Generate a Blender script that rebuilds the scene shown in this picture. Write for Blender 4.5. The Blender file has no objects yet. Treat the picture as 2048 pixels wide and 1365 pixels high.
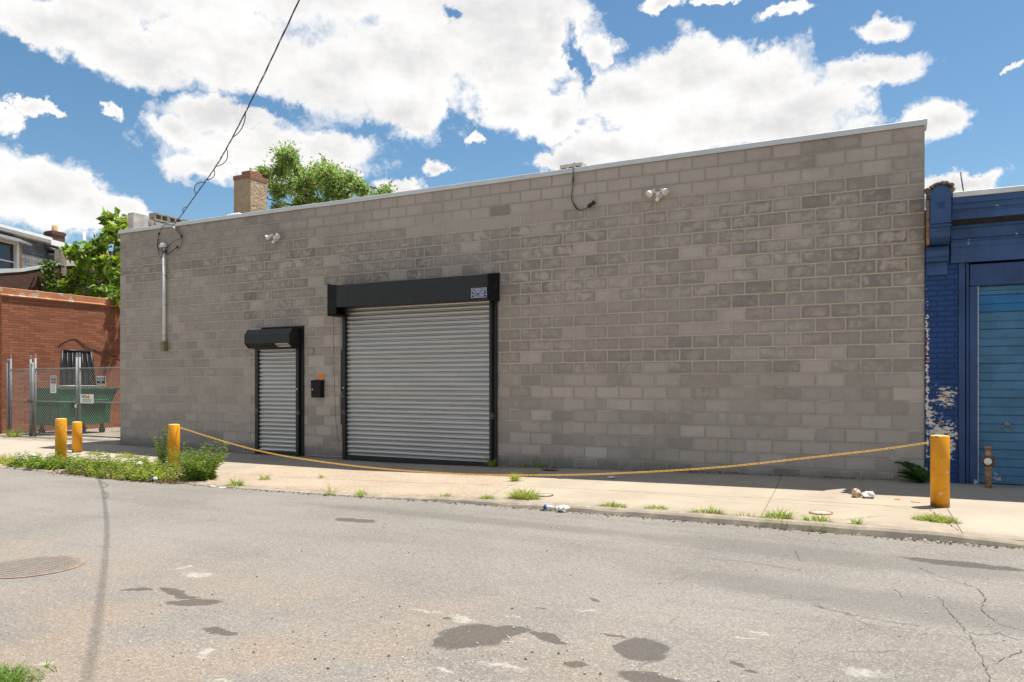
import bpy, math, random
from mathutils import Vector, Matrix, noise as mnoise
R = math.radians
random.seed(11)
scn = bpy.context.scene
COL = scn.collection

# ------------------------------------------------------------------ helpers
class G:
    """small node-graph helper"""
    def __init__(s, nt): s.nt = nt
    def n(s, typ, props=None, ins=None):
        nd = s.nt.nodes.new(typ)
        for k, v in (props or {}).items(): setattr(nd, k, v)
        for k, v in (ins or {}).items():
            sock = nd.inputs[k]
            if isinstance(v, bpy.types.NodeSocket): s.nt.links.new(v, sock)
            else:
                if hasattr(sock, 'default_value'):
                    if isinstance(v, (tuple, list)) and sock.type == 'RGBA' and len(v) == 3: v = (*v, 1)
                    sock.default_value = v
        return nd
    def m(s, op, a, b=0.0, clamp=False):
        return s.n('ShaderNodeMath', {'operation': op, 'use_clamp': clamp}, {0: a, 1: b}).outputs[0]
    def v(s, op, a, b=(0, 0, 0)):
        return s.n('ShaderNodeVectorMath', {'operation': op}, {0: a, 1: b}).outputs[0]
    def length(s, a):
        return s.n('ShaderNodeVectorMath', {'operation': 'LENGTH'}, {0: a}).outputs['Value']
    def mix(s, f, a, b, mode='MIX'):
        nd = s.n('ShaderNodeMix', {'data_type': 'RGBA', 'blend_type': mode})
        for i, v in ((0, f), (6, a), (7, b)):
            if isinstance(v, bpy.types.NodeSocket): s.nt.links.new(v, nd.inputs[i])
            else: nd.inputs[i].default_value = (*v, 1) if isinstance(v, (tuple, list)) and len(v) == 3 else v
        return nd.outputs[2]
    def noise(s, vec, scale, detail=4.0, rough=0.55, dist=0.0):
        return s.n('ShaderNodeTexNoise', None, {'Vector': vec, 'Scale': scale, 'Detail': detail, 'Roughness': rough, 'Distortion': dist}).outputs[0]
    def ss(s, x, lo, hi, a=0.0, b=1.0):
        return s.n('ShaderNodeMapRange', {'interpolation_type': 'SMOOTHSTEP'}, {0: x, 1: lo, 2: hi, 3: a, 4: b}).outputs[0]
    def lin(s, x, lo, hi, a=0.0, b=1.0):
        return s.n('ShaderNodeMapRange', {'clamp': True}, {0: x, 1: lo, 2: hi, 3: a, 4: b}).outputs[0]
    def obj(s): return s.n('ShaderNodeTexCoord').outputs['Object']
    def geo(s): return s.n('ShaderNodeNewGeometry').outputs['Position']
    def uv(s, name):
        return s.n('ShaderNodeUVMap', {'uv_map': name}).outputs[0]
    def sep(s, vec):
        return s.n('ShaderNodeSeparateXYZ', None, {0: vec}).outputs
    def comb(s, x, y, z):
        return s.n('ShaderNodeCombineXYZ', None, {0: x, 1: y, 2: z}).outputs[0]
    def bump(s, h, strength=0.3, dist=0.02):
        return s.n('ShaderNodeBump', None, {'Strength': strength, 'Distance': dist, 'Height': h}).outputs[0]
    def blobs(s, p2, lst, wob=None):
        """soft union of ellipses (x, y, rx, ry[, rot]) -> 1 at a centre, 0 on the rim, negative outside"""
        res = None
        for b in lst:
            x, y, rx, ry = b[:4]
            d = s.v('SUBTRACT', p2, (x, y, 0))
            if len(b) > 4:
                d = s.n('ShaderNodeVectorRotate', {'rotation_type': 'Z_AXIS'}, {'Vector': d, 'Angle': R(-b[4])}).outputs[0]
            d = s.v('MULTIPLY', d, (1 / rx, 1 / ry, 0))
            q = s.m('SUBTRACT', 1.0, s.length(d))
            res = q if res is None else s.m('MAXIMUM', res, q)
        return res

def material(name):
    m = bpy.data.materials.new(name); m.use_nodes = True
    nt = m.node_tree; nt.nodes.clear()
    g = G(nt)
    out = nt.nodes.new('ShaderNodeOutputMaterial')
    def finish(color, rough=0.8, metal=0.0, normal=None, spec=0.4, extra=None):
        ins = {'Base Color': color, 'Roughness': rough, 'Metallic': metal, 'Specular IOR Level': spec}
        if normal is not None: ins['Normal'] = normal
        if extra: ins.update(extra)
        b = g.n('ShaderNodeBsdfPrincipled', None, ins)
        nt.links.new(b.outputs[0], out.inputs[0])
        return m
    return m, g, finish, out

def plain(name, col, rough=0.6, metal=0.0, var=0.15, scale=6.0, spec=0.4, bump=0.0):
    m, g, fin, _ = material(name)
    p = g.geo()
    n1 = g.noise(p, scale, 6, 0.6)
    c = g.mix(g.ss(n1, .3, .7), tuple(x * (1 - var) for x in col), tuple(min(1, x * (1 + var)) for x in col))
    nrm = g.bump(g.noise(p, 90, 3), bump, .003) if bump else None
    return fin(c, rough, metal, nrm, spec)

class MB:
    """collects polygons, builds ONE mesh object"""
    def __init__(s): s.v = []; s.f = []; s.mi = []; s.c = []; s.u = []; s.sm = []
    def quad(s, pts, mi=0, col=None, uv=None, smooth=False):
        i = len(s.v); s.v += [tuple(p) for p in pts]
        s.f.append(tuple(range(i, i + len(pts)))); s.mi.append(mi); s.c.append(col); s.u.append(uv); s.sm.append(smooth)
    def mesh(s, vs, fs, mi=0, col=None, smooth=False):
        i = len(s.v); s.v += [tuple(p) for p in vs]
        for f in fs:
            s.f.append(tuple(i + k for k in f)); s.mi.append(mi); s.c.append(col); s.u.append(None); s.sm.append(smooth)
    def box(s, x0, x1, y0, y1, z0, z1, mi=0, bev=0.0, col=None):
        if bev > 0:
            b = min(bev, abs(x1 - x0) * .45, abs(y1 - y0) * .45, abs(z1 - z0) * .45)
            vs = []
            for x, sx in ((x0, 1), (x1, -1)):
                for y, sy in ((y0, 1), (y1, -1)):
                    for z, sz in ((z0, 1), (z1, -1)):
                        vs += [(x + sx * b, y + sy * b, z), (x + sx * b, y, z + sz * b), (x, y + sy * b, z + sz * b)]
            fs = []
            def k(ix, iy, iz, w): return (ix * 4 + iy * 2 + iz) * 3 + w
            for iz in (0, 1): fs.append((k(0, 0, iz, 0), k(1, 0, iz, 0), k(1, 1, iz, 0), k(0, 1, iz, 0)))
            for iy in (0, 1): fs.append((k(0, iy, 0, 1), k(1, iy, 0, 1), k(1, iy, 1, 1), k(0, iy, 1, 1)))
            for ix in (0, 1): fs.append((k(ix, 0, 0, 2), k(ix, 1, 0, 2), k(ix, 1, 1, 2), k(ix, 0, 1, 2)))
            for iy in (0, 1):
                for iz in (0, 1): fs.append((k(0, iy, iz, 0), k(1, iy, iz, 0), k(1, iy, iz, 1), k(0, iy, iz, 1)))
            for ix in (0, 1):
                for iz in (0, 1): fs.append((k(ix, 0, iz, 0), k(ix, 1, iz, 0), k(ix, 1, iz, 2), k(ix, 0, iz, 2)))
            for ix in (0, 1):
                for iy in (0, 1): fs.append((k(ix, iy, 0, 1), k(ix, iy, 1, 1), k(ix, iy, 1, 2), k(ix, iy, 0, 2)))
            for ix in (0, 1):
                for iy in (0, 1):
                    for iz in (0, 1): fs.append((k(ix, iy, iz, 0), k(ix, iy, iz, 1), k(ix, iy, iz, 2)))
            s.mesh(vs, fs, mi, col)
        else:
            vs = [(x, y, z) for x in (x0, x1) for y in (y0, y1) for z in (z0, z1)]
            s.mesh(vs, [(0, 1, 3, 2), (4, 6, 7, 5), (0, 4, 5, 1), (2, 3, 7, 6), (0, 2, 6, 4), (1, 5, 7, 3)], mi, col)
    def tube(s, pts, rad, n=8, mi=0, cap=True, col=None):
        pts = [Vector(p) for p in pts]
        rad = [rad] * len(pts) if isinstance(rad, (int, float)) else rad
        vs = []; fs = []
        up = Vector((0, 0, 1))
        prev = None
        for i, p in enumerate(pts):
            t = (pts[min(i + 1, len(pts) - 1)] - pts[max(i - 1, 0)]).normalized()
            if prev is None:
                a = t.cross(up)
                if a.length < .05: a = t.cross(Vector((1, 0, 0)))
                a.normalize()
            else:
                a = (prev - t * prev.dot(t)).normalized()
            prev = a; b = t.cross(a)
            for k in range(n):
                an = 2 * math.pi * k / n
                vs.append(p + (a * math.cos(an) + b * math.sin(an)) * rad[i])
        for i in range(len(pts) - 1):
            for k in range(n):
                k2 = (k + 1) % n
                fs.append((i * n + k, i * n + k2, (i + 1) * n + k2, (i + 1) * n + k))
        if cap:
            fs.append(tuple(range(n))[::-1]); fs.append(tuple((len(pts) - 1) * n + k for k in range(n)))
        s.mesh(vs, fs, mi, col, smooth=(n > 4))
    def prism(s, outline, a0, a1, axis, mi=0, col=None):
        """outline 2-D, extruded along axis 'x' (outline in y,z) 'y' (x,z) or 'z' (x,y)"""
        def P(q, a): return {'x': (a, q[0], q[1]), 'y': (q[0], a, q[1]), 'z': (q[0], q[1], a)}[axis]
        n = len(outline)
        vs = [P(q, a0) for q in outline] + [P(q, a1) for q in outline]
        fs = [tuple(range(n))[::-1], tuple(range(n, 2 * n))]
        fs += [(i, (i + 1) % n, n + (i + 1) % n, n + i) for i in range(n)]
        s.mesh(vs, fs, mi, col)
    def lathe(s, prof, c, n=24, mi=0, axis=Vector((0, 0, 1)), smooth=True, col=None):
        q = Vector((0, 0, 1)).rotation_difference(Vector(axis)); c = Vector(c)
        vs = []; fs = []
        for r, z in prof:
            for k in range(n):
                a = 2 * math.pi * k / n
                vs.append(c + q @ Vector((r * math.cos(a), r * math.sin(a), z)))
        for i in range(len(prof) - 1):
            for k in range(n):
                k2 = (k + 1) % n
                fs.append((i * n + k, i * n + k2, (i + 1) * n + k2, (i + 1) * n + k))
        fs.append(tuple(range(n))[::-1]); fs.append(tuple((len(prof) - 1) * n + k for k in range(n)))
        s.mesh(vs, fs, mi, col, smooth)
        if n >= 30 and smooth:
            for i_ in range(len(s.sm) - len(fs), len(s.sm)):
                if abs(s.v[s.f[i_][0]][2] - s.v[s.f[i_][2]][2]) < .012: s.sm[i_] = False
    def torus(s, c, ax, R0, r, n=14, k=6, mi=0, sx=1.0):
        q = Vector((0, 0, 1)).rotation_difference(Vector(ax)); c = Vector(c); vs = []; fs = []
        for i in range(n):
            a = 2 * math.pi * i / n
            for j in range(k):
                b = 2 * math.pi * j / k
                vs.append(c + q @ Vector(((R0 + r * math.cos(b)) * math.cos(a) * sx, (R0 + r * math.cos(b)) * math.sin(a), r * math.sin(b))))
        for i in range(n):
            for j in range(k):
                fs.append((i * k + j, ((i + 1) % n) * k + j, ((i + 1) % n) * k + (j + 1) % k, i * k + (j + 1) % k))
        s.mesh(vs, fs, mi, None, True)
    def leaf(s, p, d, side, L, W, col, mi=0, droop=0.25):
        p = Vector(p); d = Vector(d).normalized(); side = Vector(side)
        side = (side - d * side.dot(d))
        if side.length < 1e-3: side = d.orthogonal()
        side.normalize(); up = d.cross(side)
        mid = p + d * L * .45
        tip = p + d * L - up * L * droop
        a = mid + side * W * .5 + up * W * .15; b = mid - side * W * .5 + up * W * .15
        i = len(s.v); s.v += [tuple(p), tuple(a), tuple(tip), tuple(b)]
        for f in ((i, i + 1, i + 2), (i, i + 2, i + 3)):
            s.f.append(f); s.mi.append(mi); s.c.append(col); s.u.append(None); s.sm.append(False)
    def blade(s, p, d, side, L, W, bend, col, mi=0):
        p = Vector(p); d = Vector(d).normalized(); side = Vector(side).normalized()
        hv = Vector((d.x, d.y, 0))
        hv = hv.normalized() if hv.length > 1e-3 else Vector((1, 0, 0))
        pts = []
        for t in (0, .5, 1):
            pts.append(p + d * L * t + hv * bend * L * t * t - Vector((0, 0, 1)) * bend * L * .5 * t * t)
        w = [W, W * .75]
        i = len(s.v)
        s.v += [tuple(pts[0] + side * w[0] / 2), tuple(pts[0] - side * w[0] / 2), tuple(pts[1] + side * w[1] / 2), tuple(pts[1] - side * w[1] / 2), tuple(pts[2])]
        for f in ((i, i + 1, i + 3, i + 2), (i + 2, i + 3, i + 4)):
            s.f.append(f); s.mi.append(mi); s.c.append(col); s.u.append(None); s.sm.append(False)
    def build(s, name, mats, parent=None, uv=False, recalc=False):
        off = Vector((0, 0, 0))
        o_ = parent
        while o_ is not None: off += o_.location; o_ = o_.parent
        me = bpy.data.meshes.new(name)
        me.from_pydata([(v[0] - off.x, v[1] - off.y, v[2] - off.z) for v in s.v], [], s.f)
        mats = mats if isinstance(mats, (list, tuple)) else [mats]
        for m in mats: me.materials.append(m)
        me.polygons.foreach_set('material_index', s.mi)
        me.polygons.foreach_set('use_smooth', s.sm)
        if any(c is not None for c in s.c):
            at = me.attributes.new('tone', 'FLOAT_COLOR', 'FACE')
            flat = []
            for c in s.c: flat += list(c) if c is not None else [0.5, 0.5, 0.5, 1]
            at.data.foreach_set('color', flat)
        if any(u is not None for u in s.u):
            l = me.uv_layers.new(name='buv'); flat = []
            for f, u in zip(s.f, s.u):
                if u is None: flat += [0.5, 0.5] * len(f)
                else:
                    for q in u: flat += [q[0], q[1]]
            l.data.foreach_set('uv', flat)
        if uv:
            l = me.uv_layers.new(name='wuv'); flat = []
            me.update()
            for p in me.polygons:
                n = p.normal
                for vi in p.vertices:
                    v = s.v[vi]
                    if abs(n.z) > .75: flat += [v[0], v[1]]
                    elif abs(n.x) > abs(n.y): flat += [v[1], v[2]]
                    else: flat += [v[0], v[2]]
            l.data.foreach_set('uv', flat)
        me.update()
        if recalc:
            import bmesh
            bm = bmesh.new(); bm.from_mesh(me); bmesh.ops.recalc_face_normals(bm, faces=bm.faces); bm.to_mesh(me); bm.free()
        o = bpy.data.objects.new(name, me); COL.objects.link(o)
        if parent is not None: o.parent = parent
        return o

def tag(o, label=None, cat=None, group=None, kind=None):
    if label: o['label'] = label
    if cat: o['category'] = cat
    if group: o['group'] = group
    if kind: o['kind'] = kind
    return o
def thing(name, label, cat, loc, group=None):
    e = bpy.data.objects.new(name, None); COL.objects.link(e); e.location = loc
    e.empty_display_size = .2
    return tag(e, label, cat, group)
def struct(name, mb, mat, **k): return tag(mb.build(name, mat, **k), kind='structure')

def lettering(name, text, size, origin, ux, uy, mat, parent, width=None, align='CENTER', bold=0.0):
    """words as a thin raised mesh; origin = centre of the line, ux reading direction, uy up"""
    cu = bpy.data.curves.new('t', 'FONT'); cu.body = text; cu.size = size; cu.align_x = align; cu.align_y = 'CENTER'
    cu.extrude = .0008; cu.offset = bold; cu.resolution_u = 3
    ob = bpy.data.objects.new('t', cu); COL.objects.link(ob)
    dg = bpy.context.evaluated_depsgraph_get()
    me = bpy.data.meshes.new_from_object(ob.evaluated_get(dg))
    bpy.data.objects.remove(ob); bpy.data.curves.remove(cu)
    xs = [v.co.x for v in me.vertices]
    sc = 1.0
    if width and xs: sc = width / max(1e-4, max(xs) - min(xs))
    off = Vector((0, 0, 0)); o_ = parent
    while o_ is not None: off += o_.location; o_ = o_.parent
    ux = Vector(ux).normalized(); uy = Vector(uy).normalized(); uz = ux.cross(uy)
    O = Vector(origin) - off
    for v in me.vertices:
        c = v.co.copy(); v.co = O + ux * c.x * sc + uy * c.y + uz * (c.z + .002)
    me.materials.clear(); me.materials.append(mat)
    o = bpy.data.objects.new(name, me); COL.objects.link(o); o.parent = parent
    return o

def interp(x, X, Z):
    if x <= X[0]: return Z[0]
    for i in range(len(X) - 1):
        if x <= X[i + 1]:
            t = (x - X[i]) / (X[i + 1] - X[i]); return Z[i] + (Z[i + 1] - Z[i]) * t
    return Z[-1]
GX = [-60, -7, 0, 4.5, 8, 10.3, 11.5, 14, 17.1, 17.8, 19, 60]
ZW = [-.03, -.04, -.02, -.05, -.07, -.04, .00, .046, .085, .09, .095, .095]      # at the facade
ZM = [-.07, -.07, -.06, -.10, -.10, -.06, -.035, .0, .035, .04, .045, .05]       # 1.2 m out
ZC = [-.11, -.11, -.11, -.115, -.12, -.09, -.035, .0, .015, -.03, -.035, -.035]  # back of the kerb
ZR = [-.14, -.14, -.14, -.14, -.14, -.11, -.085, -.075, -.075, -.07, -.07, -.07]  # road edge
YC = -3.55
def side_z(x, y):
    a, b, c = interp(x, GX, ZW), interp(x, GX, ZM), interp(x, GX, ZC)
    if y >= 0: return a
    if y >= -1.2: return a + (b - a) * (-y / 1.2)
    return b + (c - b) * min(1, (-y - 1.2) / (-YC - 1.2))

# ------------------------------------------------------------------ camera, light, world
cam = bpy.data.cameras.new('Camera'); camo = bpy.data.objects.new('Camera', cam); COL.objects.link(camo)
camo.location = (16.7564, -12.0955, 1.45); camo.rotation_euler = (R(90), 0, 0.470484)
cam.sensor_width = 36; cam.lens = 36 * 1523.93 / 2048; cam.shift_y = 85.1 / 2048; cam.clip_end = 4000; cam.clip_start = .05
scn.camera = camo
SUN = Vector((1.24, 1.17, 5.1)).normalized()
L = bpy.data.lights.new('Sun', 'SUN'); L.energy = 4.4; L.angle = R(.53); L.color = (1, .955, .88)
lo = bpy.data.objects.new('Sun', L); COL.objects.link(lo); lo.rotation_euler = SUN.to_track_quat('Z', 'Y').to_euler(); lo.location = (10, 10, 40)

CLOUDS = [(-24.48,25.75,11.05,2.97),(-29.84,22.22,5.66,1.93),(-25.41,21.29,6.44,2.18),(-19.65,22.12,8.0,3.26),(-14.14,21.45,7.26,3.39),(-7.62,22.84,8.98,3.99),(-7.62,19.77,3.35,2.34),(-0.53,23.34,7.11,3.39),(0.6,20.26,3.56,2.12),(3.23,24.87,3.36,2.86),(-3.15,25.79,8.25,3.25),(-14.85,27.7,15.45,3.84),
(-17.62,16.3,8.16,2.02),(-22.27,14.88,2.96,1.29),(-23.54,16.82,2.74,1.01),(-14.14,16.57,4.31,1.59),(-20.31,18.15,4.76,1.26),(-32.32,11.83,5.39,2.26),(-28.69,11.31,3.28,1.26),(-35.42,12.3,4.2,2.6),
(13.86,18.25,8.79,2.59),(13.15,21.85,5.22,2.33),(8.8,20.53,5.41,2.4),(18.03,20.45,4.94,2.32),(21.36,18.82,3.5,2.17),(8.44,16.88,6.13,1.69),(4.35,16.32,2.98,1.03),(19.38,17.44,5.48,1.92),(26.08,20.3,2.67,1.06),(24.55,20.24,1.69,1.34),(28.75,16.73,2.04,1.32),(26.23,23.13,2.02,0.77),(19.55,24.81,1.91,0.47),(15.27,25.77,1.73,0.29),(11.35,26.04,1.8,0.42),(30.73,12.79,2.44,0.67),(-5.32,15.61,1.27,0.59),(-2.78,17.59,0.68,0.24),(-8.18,14.41,2.04,0.77),(-31.91,17.2,1.15,0.46),(-33.38,16.27,1.2,0.81),(-27.87,17.41,0.89,0.42),(6.96,23.5,1.48,1.09),(33.82,19.08,0.57,0.33),(3.23,19.07,2.24,1.66),(-12.0,14.83,1.08,0.48)]
w = bpy.data.worlds.new('World'); scn.world = w; w.use_nodes = True
nt = w.node_tree; nt.nodes.clear(); g = G(nt)
d = g.n('ShaderNodeTexCoord').outputs['Generated']
d = g.v('NORMALIZE', d)
sky = g.n('ShaderNodeTexSky', {'sky_type': 'NISHITA', 'sun_disc': False, 'sun_elevation': math.asin(SUN.z), 'sun_rotation': math.atan2(SUN.x, SUN.y), 'altitude': 50.0, 'air_density': 1.0, 'dust_density': .6, 'ozone_density': 1.2}).outputs[0]
dr = g.n('ShaderNodeVectorRotate', {'rotation_type': 'Z_AXIS'}, {'Vector': d, 'Angle': -0.470484}).outputs[0]
sx, sy, sz = g.sep(dr)
az = g.m('MULTIPLY', g.m('ARCTAN2', sx, sy), 57.29578)
el = g.m('MULTIPLY', g.m('ARCSINE', sz), 57.29578)
n1 = g.noise(d, 7.5, 9, .62, .25)
n2 = g.noise(d, 26.0, 6, .62, .2)
# billows push the rims in and out (degrees of arc)
wx = g.m('MULTIPLY', g.m('SUBTRACT', g.noise(g.v('ADD', d, (3.1, 0, 0)), 17, 8, .66), .5), 5.2)
wy = g.m('MULTIPLY', g.m('SUBTRACT', g.noise(g.v('ADD', d, (0, 7.7, 0)), 17, 8, .66), .5), 3.6)
p2 = g.comb(g.m('ADD', az, wx), g.m('ADD', el, wy), 0.0)
B = g.blobs(p2, CLOUDS)
B = g.m('ADD', B, g.m('MULTIPLY', g.m('SUBTRACT', n1, .5), .55))
B = g.m('ADD', B, g.m('MULTIPLY', g.m('SUBTRACT', n2, .5), .85))
B = g.m('ADD', B, g.m('MULTIPLY', g.m('SUBTRACT', g.noise(d, 60, 8, .62, .4), .5), .5))
soft = g.noise(d, 5, 3, .5)
m1 = g.ss(B, -.10, g.lin(soft, .35, .65, .18, .46))
m1 = g.m('MAXIMUM', m1, g.m('MULTIPLY', g.ss(g.m('ADD', B, g.m('MULTIPLY', g.noise(g.v('MULTIPLY', d, (1, 1, 1.6)), 30, 9, .68, .6), .9)), .34, .62), .5))
# unseen cumulus added behind and above the street to light the facade
n3 = g.noise(g.v('MULTIPLY', d, (1, 1, 1.7)), 2.6, 8, .58, .3)
away = g.m('MAXIMUM', g.ss(g.m('ABSOLUTE', az), 38, 52), g.ss(el, 30, 38))
m2 = g.m('MULTIPLY', g.ss(n3, .47, .6), away)
mask = g.m('MAXIMUM', m1, m2)
mask = g.m('MULTIPLY', mask, g.ss(el, -1, 5))
gap = g.blobs(p2, [(-4.4, 25.6, 1.1, .5, -30), (5.2, 22.9, .6, 2.4, 12), (-17.5, 18.9, 3.2, .55, -8), (-10.5, 18.0, 2.2, .5, 5)])
m1 = g.m('MULTIPLY', m1, g.ss(g.m('ADD', gap, g.m('MULTIPLY', g.m('SUBTRACT', n2, .5), 2.6)), .6, -.1))
mask = g.m('MULTIPLY', g.m('MAXIMUM', m1, m2), g.ss(el, -1, 5))
core = g.ss(g.m('ADD', g.m('MULTIPLY', B, .8), g.m('MULTIPLY', g.m('SUBTRACT', g.noise(g.v('MULTIPLY', d, (1, 1, 2.4)), 7, 8, .6), .5), 2.2)), .05, 1.15)
cc = g.mix(core, (5.9, 5.85, 5.8), (4.35, 4.3, 4.3))
skyb = g.n('ShaderNodeHueSaturation', None, {'Hue': .492, 'Saturation': 1.2, 'Value': .75, 'Color': sky}).outputs[0]
colr = g.mix(mask, skyb, cc)
bg = g.n('ShaderNodeBackground', None, {'Color': colr, 'Strength': .1})
wo = nt.nodes.new('ShaderNodeOutputWorld'); nt.links.new(bg.outputs[0], wo.inputs[0])

scn.view_settings.view_transform = 'Standard'; scn.view_settings.look = 'None'; scn.view_settings.gamma = 1
scn.view_settings.exposure = .8

# ------------------------------------------------------------------ materials
def mat_asphalt():
    m, g, fin, _ = material('asphalt'); p = g.geo(); x, y, z = g.sep(p)
    flat = g.comb(x, y, 0.0)
    c = g.mix(g.ss(g.noise(flat, .55, 5, .6), .3, .7), (.186, .169, .150), (.234, .213, .189))
    c = g.mix(g.m('MULTIPLY', g.ss(g.noise(g.v('MULTIPLY', flat, (.35, 2.2, 1)), .9, 5, .6), .5, .72), .4), c, (.125, .113, .098))
    # dusty brown near side of the street
    dust = g.m('MULTIPLY', g.ss(y, -6.4, -9.0), g.ss(g.noise(flat, 1.1, 5, .6), .36, .66))
    c = g.mix(g.m('MULTIPLY', dust, .65), c, (.265, .195, .135))
    # aggregate
    v1 = g.n('ShaderNodeTexVoronoi', None, {'Vector': flat, 'Scale': 125.0}).outputs['Color']
    vs = g.sep(v1)
    c = g.mix(g.m('MULTIPLY', g.ss(vs[0], .80, .95), .5), c, (.43, .39, .335))
    c = g.mix(g.m('MULTIPLY', g.ss(vs[1], .80, .98), .6), c, (.095, .088, .08))
    c = g.mix(g.m('MULTIPLY', g.ss(g.noise(flat, 38, 3, .7), .52, .72), .30), c, (.37, .34, .30))
    c = g.mix(g.m('MULTIPLY', g.ss(g.noise(flat, 24, 4, .7), .55, .75), .35), c, (.12, .112, .105))
    w2 = g.sep(g.n('ShaderNodeTexVoronoi', None, {'Vector': flat, 'Scale': 74.0}).outputs['Color'])
    c = g.mix(g.m('MULTIPLY', g.ss(w2[0], .82, .95), .26), c, (.40, .365, .315))
    c = g.mix(g.m('MULTIPLY', g.ss(w2[1], .82, .96), .3), c, (.105, .096, .086))
    # dark wheel-worn bands on the right
    band = g.m('MULTIPLY', g.blobs(flat, [(16.1, -4.75, 2.4, .42, -4), (16.6, -6.1, 2.2, .45, -6), (12.5, -4.6, 3.5, .25, -2)]), 1.6)
    c = g.mix(g.m('MULTIPLY', g.ss(g.m('ADD', band, g.m('SUBTRACT', g.noise(flat, 2.5, 5, .65), .5)), .0, .9), .42), c, (.115, .108, .10))
    # oil and water stains
    q = g.v('ADD', flat, g.v('MULTIPLY', g.v('SUBTRACT', g.n('ShaderNodeTexNoise', None, {'Vector': flat, 'Scale': 5.0, 'Detail': 9.0, 'Roughness': .65}).outputs[1], (.5, .5, .5)), (.22, .22, 0)))
    st = g.blobs(q, [(14.43, -8.02, .23, .22, 20), (14.55, -7.86, .20, .10, 30), (14.36, -8.2, .12, .14), (14.85, -7.86, .16, .05, -30), (15.42, -7.8, .16, .21, 20), (15.16, -8.21, .075, .06), (15.6, -8.2, .2, .08), (12.31, -8.3, .21, .09, 30), (11.95, -8.18, .22, .05, -10), (12.15, -8.22, .10, .05), (11.65, -8.28, .11, .04, 25), (14.14, -7.82, .1, .03), (12.98, -8.69, .15, .05), (15.95, -7.79, .05, .03), (16.04, -7.85, .05, .03), (11.27, -5.23, .3, .1), (14.81, -6.96, .07, .03), (14.55, -7.35, .05, .02), (15.2, -7.65, .07, .03), (17.25, -4.6, .5, .12, -5)])
    c = g.mix(g.m('MULTIPLY', g.ss(st, -.03, .16), .72), c, (.062, .054, .047))
    # paint and lime spots
    qq = g.v('ADD', flat, g.v('MULTIPLY', g.v('SUBTRACT', g.n('ShaderNodeTexNoise', None, {'Vector': flat, 'Scale': 9.0, 'Detail': 5.0}).outputs[1], (.5, .5, .5)), (.3, .3, 0)))
    wh = g.blobs(qq, [(11.68, -7.75, .26, .1, 10), (11.4, -7.62, .1, .03), (16.57, -7.6, .17, .12), (14.64, -8.03, .05, .02), (14.75, -8.0, .04, .03), (14.55, -8.61, .18, .07), (13.6, -9.25, .1, .04), (14.87, -7.22, .1, .04), (14.44, -7.57, .09, .03), (12.56, -9.52, .1, .05), (13.85, -7.75, .2, .04), (16.0, -7.2, .12, .05), (15.9, -7.3, .1, .04), (13.2, -9.0, .12, .05), (14.2, -7.8, .2, .06), (14.8, -8.4, .2, .07)])
    c = g.mix(g.m('MULTIPLY', g.ss(g.m('ADD', wh, g.m('MULTIPLY', g.m('SUBTRACT', g.noise(flat, 30, 4, .7), .5), 1.6)),  .15, .95), .5), c, (.48, .47, .40))
    # faint creeping cracks
    vd = g.n('ShaderNodeTexVoronoi', {'feature': 'DISTANCE_TO_EDGE'}, {'Vector': g.v('ADD', flat, g.v('MULTIPLY', g.n('ShaderNodeTexNoise', None, {'Vector': flat, 'Scale': 3.0, 'Detail': 6.0}).outputs[1], (.5, .5, 0))), 'Scale': 1.15}).outputs[0]
    cr = g.m('MULTIPLY', g.ss(vd, .006, .0), g.m('MULTIPLY', g.ss(x, 13.5, 16.2), g.ss(g.noise(flat, 1.3, 3), .42, .55)))
    c = g.mix(g.m('MULTIPLY', cr, .7), c, (.06, .055, .05))
    h = g.m('ADD', g.noise(flat, 70, 3, .7), g.m('MULTIPLY', vs[0], .5))
    return fin(c, .9, 0, g.bump(h, .45, .008), .25)

def mat_concrete(name, a, b, speck=.3, pebbly=False):
    m, g, fin, _ = material(name); p = g.geo(); x, y, z = g.sep(p); flat = g.comb(x, y, 0.0)
    c = g.mix(g.ss(g.noise(flat, .9, 6, .62), .3, .7), a, b)
    dark = tuple(q * .62 for q in a)
    c = g.mix(g.m('MULTIPLY', g.ss(g.noise(g.v('MULTIPLY', flat, (1, 1.6, 1)), 2.3, 6, .68), .55, .75), .45), c, dark)
    c = g.mix(g.m('MULTIPLY', g.ss(g.noise(flat, 45, 4, .75), .54, .74), speck), c, tuple(q * .55 for q in a))
    c = g.mix(g.m('MULTIPLY', g.ss(g.noise(flat, 28, 4, .75), .56, .74), speck * .7), c, tuple(min(.8, q * 1.35) for q in b))
    # dirty along the kerb, darker patches close to the facade
    edge_dark = g.m('MAXIMUM', g.ss(y, -.28, .0), g.m('MULTIPLY', g.ss(y, -3.1, -3.6), .7))
    c = g.mix(g.m('MULTIPLY', g.m('MULTIPLY', edge_dark, g.ss(g.noise(flat, 5, 5, .65), .3, .6)), .6), c, (.13, .11, .09))
    c = g.mix(g.m('MULTIPLY', g.ss(g.noise(flat, 60, 2), .71, .76), .8), c, (.06, .05, .045))
    h = g.noise(flat, 55 if not pebbly else 38, 4, .7)
    if pebbly:
        vs = g.sep(g.n('ShaderNodeTexVoronoi', None, {'Vector': flat, 'Scale': 48.0}).outputs['Color'])
        c = g.mix(g.m('MULTIPLY', g.ss(vs[0], .6, .9), .4), c, (.23, .16, .11))
        c = g.mix(g.m('MULTIPLY', g.ss(vs[1], .75, .95), .6), c, (.50, .40, .30))
        h = g.m('ADD', h, vs[0])
    return fin(c, .9, 0, g.bump(h, .25, .006), .25)

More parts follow.
